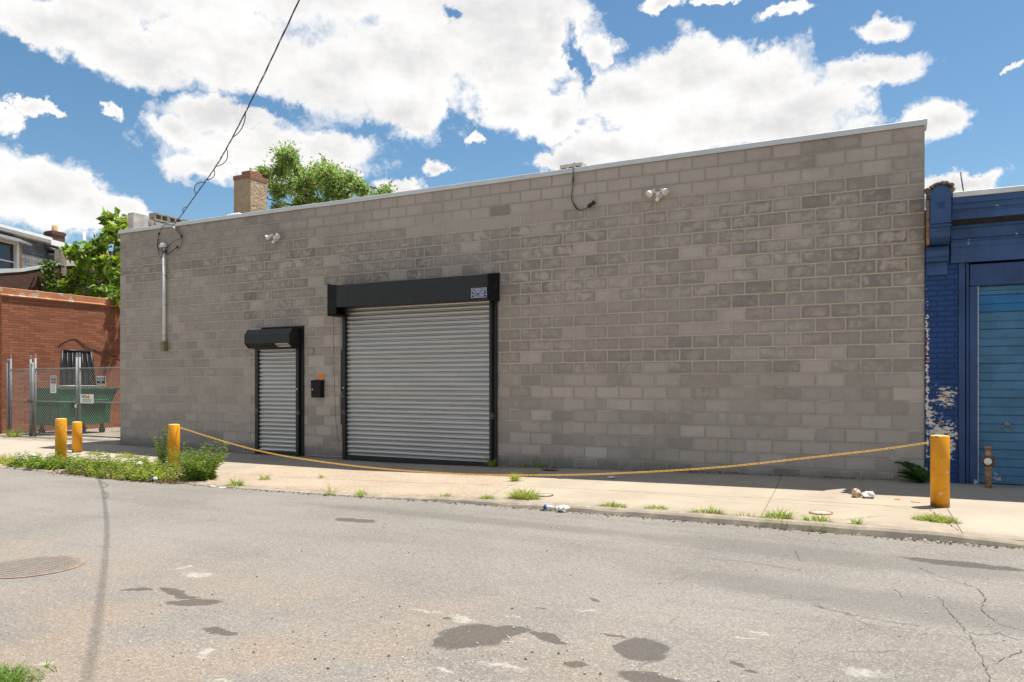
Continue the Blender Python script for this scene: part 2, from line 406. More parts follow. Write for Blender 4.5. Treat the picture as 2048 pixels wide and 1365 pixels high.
def mat_block():
    m, g, fin, _ = material('concrete_block'); p = g.geo(); x, y, z = g.sep(p)
    at = g.n('ShaderNodeAttribute', {'attribute_name': 'tone'}).outputs
    r, mo, hl = g.sep(at['Color'])
    u, vv, _z = g.sep(g.uv('buv'))
    ed = g.m('MINIMUM', g.m('MULTIPLY', g.m('MINIMUM', u, g.m('SUBTRACT', 1.0, u)), .40), g.m('MULTIPLY', g.m('MINIMUM', vv, g.m('SUBTRACT', 1.0, vv)), .2))
    al = at['Alpha']
    hue = g.mix(al, (1.0, .862, .768), (.985, .875, .772)); hue = g.mix(g.ss(al, .78, 1.0), hue, (1.03, .86, .775))
    base = g.mix(1.0, g.comb(r, r, r), hue, 'MULTIPLY')
    pv = g.v('ADD', p, g.comb(0.0, g.m('MULTIPLY', r, 40.0), 0.0))
    n = g.noise(pv, 4.5, 5, .6)
    # pale bloom in the middle of a block, fading towards its joints
    bloom = g.m('MULTIPLY', g.ss(g.m('ADD', g.m('ADD', g.m('MULTIPLY', n, .6), g.m('MULTIPLY', g.noise(pv, 13, 5, .7), .4)), g.m('MULTIPLY', g.m('MINIMUM', ed, .06), 1.6)), .50, .68), mo)
    c = g.mix(bloom, base, (.46, .405, .345))
    c = g.mix(g.m('MULTIPLY', g.m('MULTIPLY', g.ss(ed, .03, .0), g.m('ADD', hl, .25)), .42), c, (.14, .12, .098))  # dark block rims: halo tone plus joint shade put into the colour
    c = g.mix(g.m('MULTIPLY', g.ss(g.noise(pv, 2.1, 5, .62), .52, .72), .22), c, (.20, .18, .15))
    gr = g.noise(p, 170, 3, .75)
    c = g.mix(g.m('MULTIPLY', g.ss(gr, .52, .68), .4), c, (.54, .475, .405))
    c = g.mix(g.m('MULTIPLY', g.ss(gr, .46, .32), .4), c, (.15, .132, .112))
    # mortar smeared over the arrises
    c = g.mix(g.m('MULTIPLY', g.ss(g.m('SUBTRACT', g.m('MULTIPLY', g.noise(p, 22, 5, .7), .06), ed), .016, .030), .55), c, (.44, .375, .305))
    # broad weathering; darker towards the foot of the wall; faint vertical runs
    c = g.mix(g.m('MULTIPLY', g.ss(g.noise(p, .35, 4, .55), .4, .65), .3), c, (.46, .40, .345))
    c = g.mix(g.m('MULTIPLY', g.ss(g.noise(g.v('ADD', p, (7, 0, 3)), .7, 5, .62), .5, .72), .3), c, (.17, .15, .125))
    c = g.mix(g.m('MULTIPLY', g.ss(g.m('ADD', z, g.m('MULTIPLY', g.noise(p, 3, 4), -.25)), .12, -.08), .55), c, (.10, .095, .09))
    run = g.noise(g.v('MULTIPLY', p, (7, 7, .35)), 1.0, 4, .6)
    c = g.mix(g.m('MULTIPLY', g.ss(run, .58, .75), .16), c, (.13, .12, .11))
    c = g.mix(g.m('MULTIPLY', g.ss(g.noise(p, 26, 2, .5), .745, .77), .8), c, (.07, .06, .05))
    drip = g.noise(g.v('MULTIPLY', p, (11, 11, 1.6)), 1.0, 5, .62)
    c = g.mix(g.m('MULTIPLY', g.m('MULTIPLY', g.ss(drip, .60, .72), g.ss(g.noise(p, .9, 3), .45, .6)), .4), c, (.50, .45, .39))
    return fin(c, .93, 0, g.bump(gr, .45, .005), .2)

def mat_mortar():
    m, g, fin, _ = material('mortar'); p = g.geo(); x, y, z = g.sep(p)
    zone = g.m('MULTIPLY', g.ss(g.m('ADD', z, g.m('MULTIPLY', g.noise(p, .8, 3), .5)), 1.65, 2.1), g.ss(z, 4.62, 4.38))
    lef = g.m('MULTIPLY', g.ss(x, 6.2, 4.5), g.ss(z, .6, 1.2))
    zone = g.m('MAXIMUM', zone, g.m('MULTIPLY', lef, .6))
    c = g.mix(zone, (.335, .29, .24), (.50, .42, .33))
    c = g.mix(g.m('MULTIPLY', g.ss(g.noise(p, 5, 5, .65), .45, .7), .4), c, (.31, .265, .21))
    c = g.mix(g.m('MULTIPLY', g.m('MULTIPLY', g.ss(g.noise(p, 2.2, 4, .6), .5, .68), g.ss(z, 2.6, 1.6)), .7), c, (.56, .50, .43))
    return fin(c, .95, 0, g.bump(g.noise(p, 120, 3), .3, .004), .15)

def mat_brick(name, c1, c2, mo, scale=1.0, msize=.008, paint=None, sx=.215, sz=.075, stain=.3):
    m, g, fin, _ = material(name); p = g.geo(); uv = g.uv('wuv')
    wob = g.v('MULTIPLY', g.v('SUBTRACT', g.n('ShaderNodeTexNoise', None, {'Vector': uv, 'Scale': 3.0, 'Detail': 3.0}).outputs[1], (.5, .5, .5)), (.012, .012, 0))
    b = g.n('ShaderNodeTexBrick', {'offset': .5}, {'Vector': g.v('ADD', uv, wob), 'Color1': (*c1, 1), 'Color2': (*c2, 1), 'Mortar': (*mo, 1), 'Scale': 1.0, 'Mortar Size': msize, 'Mortar Smooth': .25, 'Bias': 0.0, 'Brick Width': sx, 'Row Height': sz})
    c = b.outputs['Color']; fac = b.outputs['Fac']
    c = g.mix(g.m('MULTIPLY', g.ss(g.noise(p, 1.1, 6, .62), .45, .75), stain), c, tuple(q * .45 for q in c1))
    c = g.mix(g.m('MULTIPLY', g.ss(g.noise(p, 40, 3, .7), .5, .75), .25), c, tuple(q * 1.35 for q in c1))
    h = g.m('ADD', g.m('MULTIPLY', g.m('SUBTRACT', 1.0, fac), 1.0), g.m('MULTIPLY', g.noise(p, 60, 3), .3))
    if paint:
        x, y, z = g.sep(p)
        c = paint(g, c, p, uv, fac)
    return fin(c, .85, 0, g.bump(h, .5, .006), .3)

def blue_paint(name, col, peel=.35, rough=.55, base=None):
    m, g, fin, _ = material(name); p = g.geo(); x, y, z = g.sep(p)
    c = g.mix(g.ss(g.noise(p, 2.2, 6, .62), .3, .7), tuple(q * .8 for q in col), tuple(q * 1.2 for q in col))
    c = g.mix(g.m('MULTIPLY', g.ss(g.noise(g.v('MULTIPLY', p, (9, 9, .7)), 1.0, 5, .6), .5, .75), .35), c, tuple(q * .55 for q in col))
    n = g.noise(p, 5.5, 8, .72)
    low = g.ss(z, .55, .05)
    ch = g.ss(g.m('ADD', n, g.m('MULTIPLY', low, .12)), .735 - .1 * peel, .755 - .1 * peel)
    c = g.mix(ch, c, (.42, .40, .37))
    return fin(c, rough, 0, g.bump(g.noise(p, 30, 5), .12, .005), .35)

M = {}
M['asphalt'] = mat_asphalt()
M['concrete'] = mat_concrete('sidewalk_concrete', (.335, .278, .21), (.405, .34, .26))
M['concrete_pale'] = mat_concrete('pale_concrete', (.35, .30, .235), (.41, .355, .28))
M['apron'] = mat_concrete('pebbled_concrete', (.335, .265, .195), (.40, .325, .245), .35, True)
M['grey_conc'] = mat_concrete('grey_concrete', (.30, .25, .19), (.37, .315, .245), .35)
M['block'] = mat_block(); M['mortar'] = mat_mortar()
M['steel_coping'] = plain('coping_steel', (.60, .60, .58), .5, .35, .06, 2.0)
M['black'] = plain('black_paint', (.008, .008, .0085), .5, 0, .4, 5.0, .5)
M['black_dull'] = plain('black_dull', (.008, .008, .0085), .7, 0, .4, 5.0, .3)
M['white_plastic'] = plain('white_plastic', (.74, .72, .67), .45, 0, .06, 8.0)
M['lens'] = plain('lamp_glass', (.70, .63, .50), .3, 0, .1, 8.0)
M['grey_pipe'] = plain('grey_pipe', (.72, .72, .72), .45, 0, .08, 5.0)
M['olive'] = plain('olive_box', (.20, .18, .10), .6, 0, .15, 9.0)
M['rubber'] = plain('cable_rubber', (.02, .02, .022), .6)
M['rubber_grey'] = plain('cable_grey', (.055, .052, .05), .6)
M['chrome'] = plain('chrome', (.7, .7, .7), .25, 1.0, .05)
M['orange'] = plain('orange_plastic', (.80, .22, .02), .5, 0, .04)
M['white_paint'] = plain('white_paint', (.78, .77, .74), .5, 0, .06)
M['sign_black'] = plain('sign_black', (.02, .02, .022), .5)
M['sign_blue'] = plain('sign_blue', (.015, .03, .19), .45)
M['sign_grey'] = plain('sign_grey', (.30, .30, .30), .5)
M['letter_white'] = plain('letter_white', (.72, .72, .68), .6, 0, .02)
M['letter_green'] = plain('letter_green', (.02, .16, .06), .6, 0, .02)
M['letter_yellow'] = plain('letter_yellow', (.75, .40, .02), .6, 0, .02)
M['galv'] = plain('galvanised_tube', (.21, .215, .215), .6, .3, .12, 6.0)
M['wire'] = plain('galvanised_wire', (.40, .40, .385), .55, .4, .1, 6.0)
M['lid'] = plain('black_lid_plastic', (.018, .018, .02), .45, 0, .3, 4.0)
M['rust'] = plain('rusty_iron', (.20, .085, .035), .85, 0, .45, 14.0, .2, .4)
M['rust_pale'] = plain('rusty_pipe', (.33, .19, .10), .85, 0, .4, 18.0, .2, .4)
M['wood'] = plain('raw_wood', (.50, .29, .13), .8, 0, .2, 6.0)
M['debris'] = plain('old_mortar', (.17, .14, .10), .95, 0, .6, 16.0, .1, .6)
M['flash'] = plain('roof_flashing', (.62, .64, .63), .6, 0, .12, 3.0)
M['roof'] = plain('roof_felt', (.10, .10, .10), .95, 0, .3, 3.0)
M['stub'] = plain('old_block', (.33, .29, .24), .95, 0, .3, 7.0, .1, .5)
M['stub_pale'] = plain('old_stucco', (.48, .44, .39), .95, 0, .2, 7.0, .1, .4)
M['bark'] = plain('bark', (.10, .085, .07), .95, 0, .4, 12.0, .1, .6)
M['paper'] = plain('paper', (.72, .68, .63), .85, 0, .1, 20.0)
M['brown_paper'] = plain('brown_paper', (.55, .40, .28), .85, 0, .25, 20.0)
M['dark_card'] = plain('dark_card', (.16, .11, .07), .9, 0, .3, 12.0)
M['red'] = plain('red_plastic', (.5, .03, .03), .4)
M['bluecan'] = plain('blue_print', (.03, .07, .30), .4)
M['plastic_clear'] = plain('dull_clear_plastic', (.62, .62, .60), .3, 0, .1, 30)
M['earth'] = plain('earth', (.22, .18, .13), .95, 0, .3, 2.0)
M['glass'] = plain('dark_glass', (.03, .035, .04), .08, 0, .1, 2.0, .6)
M['soil'] = plain('dead_leaves', (.17, .115, .07), .95, 0, .5, 20.0)

def mat_galv_curtain():
    m, g, fin, _ = material('galvanised_curtain'); p = g.geo()
    n = g.noise(g.v('MULTIPLY', p, (.6, 1, 9)), 1.2, 5, .6)
    c = g.mix(g.ss(n, .3, .7), (.42, .42, .415), (.50, .495, .485))
    c = g.mix(g.m('MULTIPLY', g.ss(g.noise(p, 7, 6, .7), .62, .72), .4), c, (.27, .225, .17))
    return fin(c, g.m('ADD', .36, g.m('MULTIPLY', n, .15)), .9, None, .5)
M['curtain'] = mat_galv_curtain()

def mat_yellow():
    m, g, fin, _ = material('yellow_paint'); p = g.geo(); o = g.obj(); x, y, z = g.sep(o)
    c = g.mix(g.ss(g.noise(p, 4, 5, .6), .3, .7), (.66, .27, .004), (.76, .33, .006))
    sc = g.noise(g.v('MULTIPLY', p, (16, 16, 22)), 1.0, 6, .7)
    c = g.mix(g.ss(sc, .625, .65), c, (.10, .055, .02))
    pale = g.noise(g.v('ADD', g.v('MULTIPLY', p, (7, 7, 11)), (4, 2, 9)), 1.0, 5, .6)
    c = g.mix(g.m('MULTIPLY', g.ss(pale, .635, .67), .8), c, (.70, .52, .33))
    c = g.mix(g.m('MULTIPLY', g.ss(g.m('ADD', z, g.m('MULTIPLY', g.noise(p, 20, 4), -.08)), .05, -.03), .7), c, (.14, .08, .03))
    return fin(c, .5, 0, g.bump(g.noise(p, 25, 5), .12, .006), .4)
M['yellow'] = mat_yellow()
M['yellow_cap'] = plain('worn_yellow_top', (.66, .45, .16), .7, 0, .25, 16)
M['yellow_cap_pale'] = plain('bare_concrete_top', (.62, .52, .36), .8, 0, .25, 16)
M['chain'] = plain('yellow_chain', (.74, .44, .07), .45, 0, .12, 20)

def mat_dumpster():
    m, g, fin, _ = material('green_dumpster'); p = g.geo(); x, y, z = g.sep(p)
    c = g.mix(g.ss(g.noise(p, 2.5, 6, .65), .3, .7), (.004, .060, .026), (.006, .105, .042))
    c = g.mix(g.m('MULTIPLY', g.ss(g.noise(p, 9, 7, .72), .66, .70), .8), c, (.42, .40, .33))
    c = g.mix(g.m('MULTIPLY', g.ss(g.noise(g.v('MULTIPLY', p, (8, 8, .8)), 1, 5), .55, .75), .3), c, (.05, .045, .03))
    return fin(c, .45, 0, None, .45)
M['dumpster'] = mat_dumpster()

def mat_leaf(name, gain=1.0, transl=.35):
    m, g, fin, out = material(name)
    at = g.n('ShaderNodeAttribute', {'attribute_name': 'tone'}).outputs['Color']
    c = g.n('ShaderNodeHueSaturation', None, {'Value': gain, 'Color': at}).outputs[0]
    b = g.n('ShaderNodeBsdfPrincipled', None, {'Base Color': c, 'Roughness': .55, 'Specular IOR Level': .35})
    tc = g.n('ShaderNodeHueSaturation', None, {'Value': 1.5, 'Saturation': 1.1, 'Hue': .49, 'Color': c}).outputs[0]
    t = g.n('ShaderNodeBsdfTranslucent', None, {'Color': tc})
    mx = g.n('ShaderNodeMixShader', None, {0: transl, 1: b.outputs[0], 2: t.outputs[0]})
    m.node_tree.links.new(mx.outputs[0], out.inputs[0]); return m
M['leaf_pale'] = mat_leaf('pale_leaf', 1.0, .45); M['leaf'] = mat_leaf('leaf'); M['grass'] = mat_leaf('grass_blade')

def peel(g, c, p, uv, fac):
    x, y, z = g.sep(p)
    bl = g.mix(g.ss(g.noise(p, 2, 5), .3, .7), (.017, .050, .150), (.022, .065, .19))
    bl = g.mix(g.m('MULTIPLY', g.ss(fac, .3, .9), .5), bl, (.008, .015, .06))
    bl = g.mix(g.m('MULTIPLY', g.ss(g.noise(g.v('MULTIPLY', p, (9, 9, .7)), 1.0, 5), .5, .75), .4), bl, (.008, .025, .08))
    n = g.noise(g.v('MULTIPLY', p, (1, 1, 2.0)), 15, 7, .68)
    zone = g.blobs(g.comb(x, z, 0.0), [(17.27, .78, .3, .26), (17.14, .95, .10, .3), (17.35, .55, .1, .22), (17.10, 1.4, .035, 1.8), (17.3, 1.25, .2, .2)])
    ch = g.ss(g.m('ADD', n, g.m('MULTIPLY', g.m('MAXIMUM', zone, -.6), .21)), .625, .64)
    under = g.mix(g.ss(g.noise(p, 6, 4), .60, .64), (.60, .55, .47), (.40, .13, .05))
    return g.mix(ch, bl, under)
M['blue_brick'] = mat_brick('blue_painted_brick', (.02, .04, .15), (.02, .04, .15), (.02, .04, .15), paint=peel, msize=.012, sx=.21, sz=.072)
M['blue'] = blue_paint('blue_trim', (.032, .074, .185), .3)
M['blue_peel'] = blue_paint('blue_frieze', (.036, .082, .20), .8)
M['blue_wood'] = blue_paint('blue_timber', (.024, .057, .15), .5)
M['bluedoor'] = blue_paint('blue_shutter', (.048, .145, .25), .12, .5)
M['bluedoor_fresh'] = blue_paint('blue_shutter_fresh', (.014, .125, .29), .1, .45)
M['shade_crack_dark'] = plain('soffit_shade_and_crack', (.028, .026, .03), .9, 0, .4, 6)  # near-black for the painted soffit shade and the sidewalk cracks
M['brick'] = mat_brick('orange_brick', (.34, .125, .06), (.215, .075, .041), (.125, .062, .042), msize=.007, sx=.31, sz=.078, stain=.2)
M['brick_corner'] = mat_brick('red_brick_pale_joint', (.30, .07, .035), (.25, .06, .03), (.50, .40, .30), msize=.012)
M['brick_dark'] = mat_brick('sooty_brick', (.125, .055, .038), (.085, .042, .032), (.10, .07, .055), msize=.01, stain=.6)
M['brick_red'] = mat_brick('chimney_brick', (.32, .085, .045), (.24, .06, .035), (.36, .28, .22), msize=.012)
def mat_peelcop():
    m, g, fin, _ = material('peeling_coping'); p = g.geo()
    c = g.mix(g.ss(g.noise(p, 2, 5), .3, .7), (.40, .155, .07), (.48, .21, .10))
    c = g.mix(g.ss(g.noise(p, 3.2, 7, .65), .56, .60), c, (.44, .38, .31))
    c = g.mix(g.m('MULTIPLY', g.ss(g.noise(p, 6, 7, .65), .62, .66), .6), c, (.22, .10, .05))
    return fin(c, .8, 0, g.bump(g.noise(p, 20, 5), .3, .01), .3)
M['coping_rust'] = mat_peelcop()
def mat_stucco():
    m, g, fin, _ = material('rough_stucco'); p = g.geo()
    n = g.noise(p, 5.5, 4, .6, 1.2)
    c = g.mix(g.ss(g.noise(p, 2.0, 5), .3, .7), (.42, .31, .20), (.50, .38, .26))
    c = g.mix(g.m('MULTIPLY', g.ss(g.noise(p, 12, 4), .6, .7), .4), c, (.25, .19, .13))
    return fin(c, .95, 0, g.bump(n, 1.0, .09), .1)
M['stucco'] = mat_stucco()
def mat_shingle():
    m, g, fin, _ = material('dark_shingles'); p = g.geo(); uv = g.uv('wuv')
    b = g.n('ShaderNodeTexBrick', {'offset': .5}, {'Vector': uv, 'Color1': (.115, .117, .12, 1), 'Color2': (.19, .192, .195, 1), 'Mortar': (.045, .045, .047, 1), 'Scale': 1.0, 'Mortar Size': .018, 'Mortar Smooth': .6, 'Brick Width': .45, 'Row Height': .16})
    c = g.mix(g.m('MULTIPLY', g.ss(g.noise(p, 2.2, 5, .65), .4, .7), .4), b.outputs[0], (.22, .22, .22))
    return fin(c, .95, 0, g.bump(b.outputs[1], -.6, .02), .2)
M['shingle'] = mat_shingle()

# ------------------------------------------------------------------ ground, road, sidewalk
mb = MB(); S = 1500
mb.quad([(-S, -S, -.45), (S, -S, -.45), (S, S, -.45), (-S, S, -.45)]); struct('ground', mb, M['earth'])

xs = [-60, -40, -20, -10] + [-7 + .25 * i for i in range(0, 109)] + [22, 26, 40, 60]
xs = sorted(set(round(x, 3) for x in xs))
def rz(x, y):
    e = interp(x, GX, ZR)
    t = min(1, max(0, (-3.7 - y) / 2.2))
    return e + (-.098 - e) * t
mb = MB(); ys = [-3.69, -4.0, -4.5, -5.2, -5.9, -8, -10, -12, -14, -17]
for i in range(len(xs) - 1):
    for j in range(len(ys) - 1):
        mb.quad([(xs[i], ys[j + 1], rz(xs[i], ys[j + 1])), (xs[i + 1], ys[j + 1], rz(xs[i + 1], ys[j + 1])), (xs[i + 1], ys[j], rz(xs[i + 1], ys[j])), (xs[i], ys[j], rz(xs[i], ys[j]))])
struct('road', mb, M['asphalt'])

# sidewalk slabs: boundaries run across the walk (x at facade -> x at kerb)
def slab(name, l, r, mat, gap=.007, y1=.45):
    """l, r: (x at y=0, x at y=-3.55)"""
    mb = MB(); ny = 14; nx = max(2, int((r[0] - l[0]) / .35))
    yy = [y1, 0] + [YC * k / ny for k in range(1, ny + 1)]
    rows = []
    for y in yy:
        t = max(0, min(1, y / YC)); a = l[0] + (l[1] - l[0]) * t + gap / 2; b = r[0] + (r[1] - r[0]) * t - gap / 2
        rows.append([(a + (b - a) * k / nx, y, side_z(a + (b - a) * k / nx, y)) for k in range(nx + 1)])
    for i in range(len(rows) - 1):
        for k in range(nx):
            mb.quad([rows[i + 1][k], rows[i + 1][k + 1], rows[i][k + 1], rows[i][k]])
    for side in (0, -1):
        for i in range(len(rows) - 1):
            a, b = rows[i][side], rows[i + 1][side]
            mb.quad([a, b, (b[0], b[1], b[2] - .1), (a[0], a[1], a[2] - .1)])
    struct(name, mb, mat)
slab('sidewalk', (-60, -60), (.75, 3.75), M['concrete_pale'])
slab('sidewalk', (.75, 3.75), (5.45, 6.7), M['grey_conc'])
slab('sidewalk', (5.45, 6.7), (11.3, 11.98), M['apron'])
slab('sidewalk', (11.3, 11.98), (15.17, 15.42), M['concrete'])
slab('sidewalk', (15.17, 15.42), (17.16, 17.3), M['concrete'])
slab('sidewalk', (17.16, 17.3), (60, 60), M['concrete_pale'])
mb = MB()       # bedding seen in the open joints
for i in range(len(xs) - 1):
    for (ya, yb) in ((.4, 0), (0, -1.2), (-1.2, -2.4), (-2.4, -3.55)):
        mb.quad([(xs[i], yb, side_z(xs[i], yb) - .022), (xs[i + 1], yb, side_z(xs[i + 1], yb) - .022), (xs[i + 1], ya, side_z(xs[i + 1], ya) - .022), (xs[i], ya, side_z(xs[i], ya) - .022)])
struct('sidewalk_bed', mb, M['soil'])
# kerb: broken concrete edge, flush at the garage apron
random.seed(5)
mb = MB(); kx = [-60, -30, -10] + [-7 + .16 * i for i in range(172)] + [21, 30, 60]
prof = []
for x in kx:
    zt = side_z(x, YC); zr = interp(x, GX, ZR) - .03
    j = (mnoise.noise(Vector((x * 1.7, 3, 0))) * .035 + mnoise.noise(Vector((x * 6, 9, 0))) * .018) if -7 < x < 21 else 0
    c = max(0, mnoise.noise(Vector((x * 2.3, 1, 4)))) * .03
    prof.append([(x, YC - .006, zt), (x, YC - .085 + j * .6, zt - .005 - c * .4), (x, YC - .115 + j, zt - .25 * (zt - zr) - c), (x, YC - .15 + j * 1.2, zr)])
for a, b in zip(prof[:-1], prof[1:]):
    for k in range(3): mb.quad([a[k + 1], b[k + 1], b[k], a[k]])
struct('kerb', mb, M['concrete'])
# alley paving
mb = MB()
ax = [-7.0, -5, -3, -1.5, 0.0]; ay = [.45, 1.5, 3, 6, 12, 22]
for i in range(4):
    for j in range(5):
        mb.quad([(ax[i], ay[j], side_z(ax[i], 0) - .0), (ax[i + 1], ay[j], side_z(ax[i + 1], 0)), (ax[i + 1], ay[j + 1], side_z(ax[i + 1], 0)), (ax[i], ay[j + 1], side_z(ax[i], 0))])
struct('alley_paving', mb, M['concrete_pale'])

# cracks in the road, thin tar-dark slits
mb = MB(); random.seed(8)
CR = [[(17.01, -5.75), (17.06, -6.15), (17.11, -6.48), (17.15, -6.78), (17.17, -7.09), (17.19, -7.6)], [(17.28, -5.4), (17.3, -5.69), (17.25, -6.01), (17.33, -6.31), (17.5, -6.45)], [(17.11, -6.56), (17.2, -6.62), (17.31, -6.52), (17.42, -6.64)], [(17.2, -7.16), (17.28, -7.05), (17.4, -6.79)], [(15.68, -4.02), (15.89, -4.19), (16.34, -4.21), (16.68, -4.21)], [(15.9, -4.68), (15.99, -5.07), (16.07, -5.09)], [(15.18, -5.33), (15.61, -5.31), (16.18, -5.46)], [(16.73, -5.69), (16.78, -5.96)], [(12.81, -4.0), (13.27, -4.03), (13.92, -3.98), (14.51, -4.05)], [(16.5, -7.29), (16.76, -7.16)], [(16.2, -6.4), (16.55, -6.55), (16.9, -6.6)], [(14.2, -4.9), (14.9, -4.95), (15.6, -5.0)], [(9.5, -4.6), (9.9, -4.75), (10.4, -4.7)], [(16.9, -4.9), (17.1, -5.2), (17.28, -5.4)]]
for c in CR:
    pts = []
    for (a, b) in zip(c[:-1], c[1:]):
        n = max(3, int(math.hypot(b[0] - a[0], b[1] - a[1]) / .035))
        for k in range(n):
            t = k / n; pts.append((a[0] + (b[0] - a[0]) * t + random.uniform(-.013, .013), a[1] + (b[1] - a[1]) * t + random.uniform(-.013, .013)))
    for k in range(len(pts) - 1):
        a, b = Vector(pts[k]), Vector(pts[k + 1]); dd = (b - a).normalized(); nn = Vector((-dd.y, dd.x)) * random.uniform(.0008, .0030)
        mb.quad([(q.x, q.y, rz(q.x, q.y) + .004) for q in (a - nn, b - nn, b + nn, a + nn)])
struct('road_crack', mb, plain('crack_grime', (.085, .075, .065), .95))
# fine cracks in the sidewalk
mb = MB(); random.seed(9)
for c in [[(17.2, -1.95), (17.05, -2.25), (17.15, -2.7), (17.22, -3.1), (17.28, -3.5)], [(16.6, -2.2), (16.85, -2.35), (17.1, -2.3)], [(11.3, -2.4), (11.9, -2.5), (12.3, -2.9)], [(13.2, -2.2), (14.3, -2.35), (15.3, -2.4), (16.4, -2.45)], [(8.6, -2.4), (9.2, -2.1), (9.5, -1.9)], [(16.2, -3.4), (16.5, -3.0), (16.7, -2.9)]]:
    pts = []
    for (a, b) in zip(c[:-1], c[1:]):
        n = max(3, int(math.hypot(b[0] - a[0], b[1] - a[1]) / .05))
        for k in range(n):
            t = k / n; pts.append((a[0] + (b[0] - a[0]) * t + random.uniform(-.014, .014), a[1] + (b[1] - a[1]) * t + random.uniform(-.014, .014)))
    for k in range(len(pts) - 1):
        a, b = Vector(pts[k]), Vector(pts[k + 1]); dd = (b - a).normalized(); nn = Vector((-dd.y, dd.x)) * random.uniform(.0012, .0035)
        mb.quad([(q.x, q.y, side_z(q.x, q.y) + .004) for q in (a - nn, b - nn, b + nn, a + nn)])
struct('sidewalk_crack', mb, M['shade_crack_dark'])

# ------------------------------------------------------------------ the grey block building
W_ = 17.07; U = .4064; CH = .2032; ZT = 5.06
bld = thing('block_building', 'long grey concrete block building with two steel shutters and flat roof', 'building', (8.5, 4, 0))
random.seed(21)
mb = MB(); jt = .0072
for r in range(27):
    z1 = ZT - r * CH; z0 = z1 - CH
    if z0 < -.35: break
    x1 = W_; first = True
    while x1 > .001:
        wdt = U
        if first and r % 2 == 1: wdt = U / 2
        first = False
        x0 = max(0, x1 - wdt)
        if x0 < .06: x0 = 0
        cx = (x0 + x1) / 2
        if z0 < -.3: pass
        # tone by zone of the wall
        if r < 3:
            if cx > 6.2 and not (cx > 14.8 and random.random() < .45): b, mo, hl = random.uniform(.225, .262), .25, .25
            else: b, mo, hl = random.uniform(.165, .215), .45, .8
            if r == 2 and 10.0 < cx < 10.55: b, mo, hl = .12, .1, .4
        elif r == 3:
            if 8.3 < cx < 11.6: b, mo, hl = random.uniform(.215, .24), .15, .2
            else: b, mo, hl = random.uniform(.155, .20), .55, .9
        elif r < 17:
            b = random.gauss(.152, .018); mo = random.uniform(.35, 1.0); hl = random.uniform(.6, 1)
            if random.random() < .08: b, mo, hl = random.uniform(.215, .25), .8, .3
            if r > 10: b += .012; mo *= .7; hl *= .75
            if r == 8 and 6 < cx < 10.2: b, mo, hl = .205, .4, .3
        else:
            b = random.gauss(.218, .026); mo = random.uniform(.05, .45); hl = random.uniform(.1, .45)
            if random.random() < .16: b = random.uniform(.15, .18)
        if cx < 4.2 and r > 5: b = b * .5 + .105; mo *= .7; hl *= .6
        if 6.0 < cx < 6.7 and r < 24 and random.random() < .35: b, mo, hl = random.uniform(.235, .27), .2, .15
        if r >= 23 and 4 < cx < 6: pass
        if r == 23 and 1.6 < cx < 3.6: b, mo, hl = .15, .1, .2
        b = max(.12, b)
        wob = random.uniform(-.0012, .0012)
        e = jt; ch = .0045; yf = random.uniform(-.0012, .0012)
        a0, a1, c0, c1 = x0 + (e if x0 > 0 else 0), x1 - (e if x1 < W_ else 0), z0 + e + wob, z1 - (e if r else 0) + wob
        col = (b * 1.70, mo, hl, random.random())
        F = [(a0 + ch, yf, c0 + ch), (a1 - ch, yf, c0 + ch), (a1 - ch, yf, c1 - ch), (a0 + ch, yf, c1 - ch)]
        Bk = [(a0, .006, c0), (a1, .006, c0), (a1, .006, c1), (a0, .006, c1)]
        mb.quad(F, 0, col, [(0, 0), (1, 0), (1, 1), (0, 1)])
        for k in range(4):
            k2 = (k + 1) % 4
            mb.quad([Bk[k], Bk[k2], F[k2], F[k]], 0, col, [(0, 0)] * 4)
        x1 = x0
mb.quad([(0, .005, -.4), (W_, .005, -.4), (W_, .005, ZT), (0, .005, ZT)], 1)
mb.quad([(W_, .005, -.4), (W_, 12, -.4), (W_, 12, ZT), (W_, .005, ZT)], 1)
mb.quad([(0, 12, -.4), (0, .005, -.4), (0, .005, ZT), (0, 12, ZT)], 1)
mb.quad([(W_, 12, -.4), (0, 12, -.4), (0, 12, ZT), (W_, 12, ZT)], 1)
mb.build('wall', [M['block'], M['mortar']], bld)
mb = MB(); mb.box(.02, W_ - .02, .12, 11.9, ZT - .35, ZT - .25); mb.build('roof', M['roof'], bld)
mb = MB()
# coping made of sheet lengths with lapped joints
xx = -.03; random.seed(2)
while xx < W_ + .02:
    x2 = min(W_ + .03, xx + 3.05)
    dz = random.uniform(-.003, .003)
    mb.prism([(-.028, ZT - .002 + dz), (-.036, ZT - .006 + dz), (-.030, ZT + .072 + dz), (-.022, ZT + .078 + dz), (.30, ZT + .070 + dz), (.30, ZT + .002 + dz)], xx, x2 - .002, 'x')
    mb.prism([(-.038, ZT - .004 + dz), (-.032, ZT + .0745 + dz), (-.024, ZT + .081 + dz), (.302, ZT + .073 + dz), (.302, ZT + .068 + dz), (-.022, ZT + .076 + dz), (-.029, ZT + .07 + dz), (-.035, ZT - .004 + dz)], x2 - .05, min(x2 + .03, W_ + .032), 'x')
    xx = x2
mb.build('coping', M['steel_coping'], bld)
mb = MB(); random.seed(3)      # ragged mortar fillet where wall meets walk
prev = None
for k in range(171):
    x = .02 + k * .1; z = side_z(x, 0)
    a_ = max(0.0, mnoise.noise(Vector((x * 1.3, 2, 5))) + .15 + .5 * mnoise.noise(Vector((x * 7, 2, 5))))
    cur = [(x, .004, z + .012 + .045 * a_), (x, -.012 - .05 * a_, z + .004 + .01 * a_), (x, -.03 - .10 * a_, z - .012)]
    if prev:
        for q0 in range(2): mb.quad([prev[q0 + 1], cur[q0 + 1], cur[q0], prev[q0]])
    prev = cur
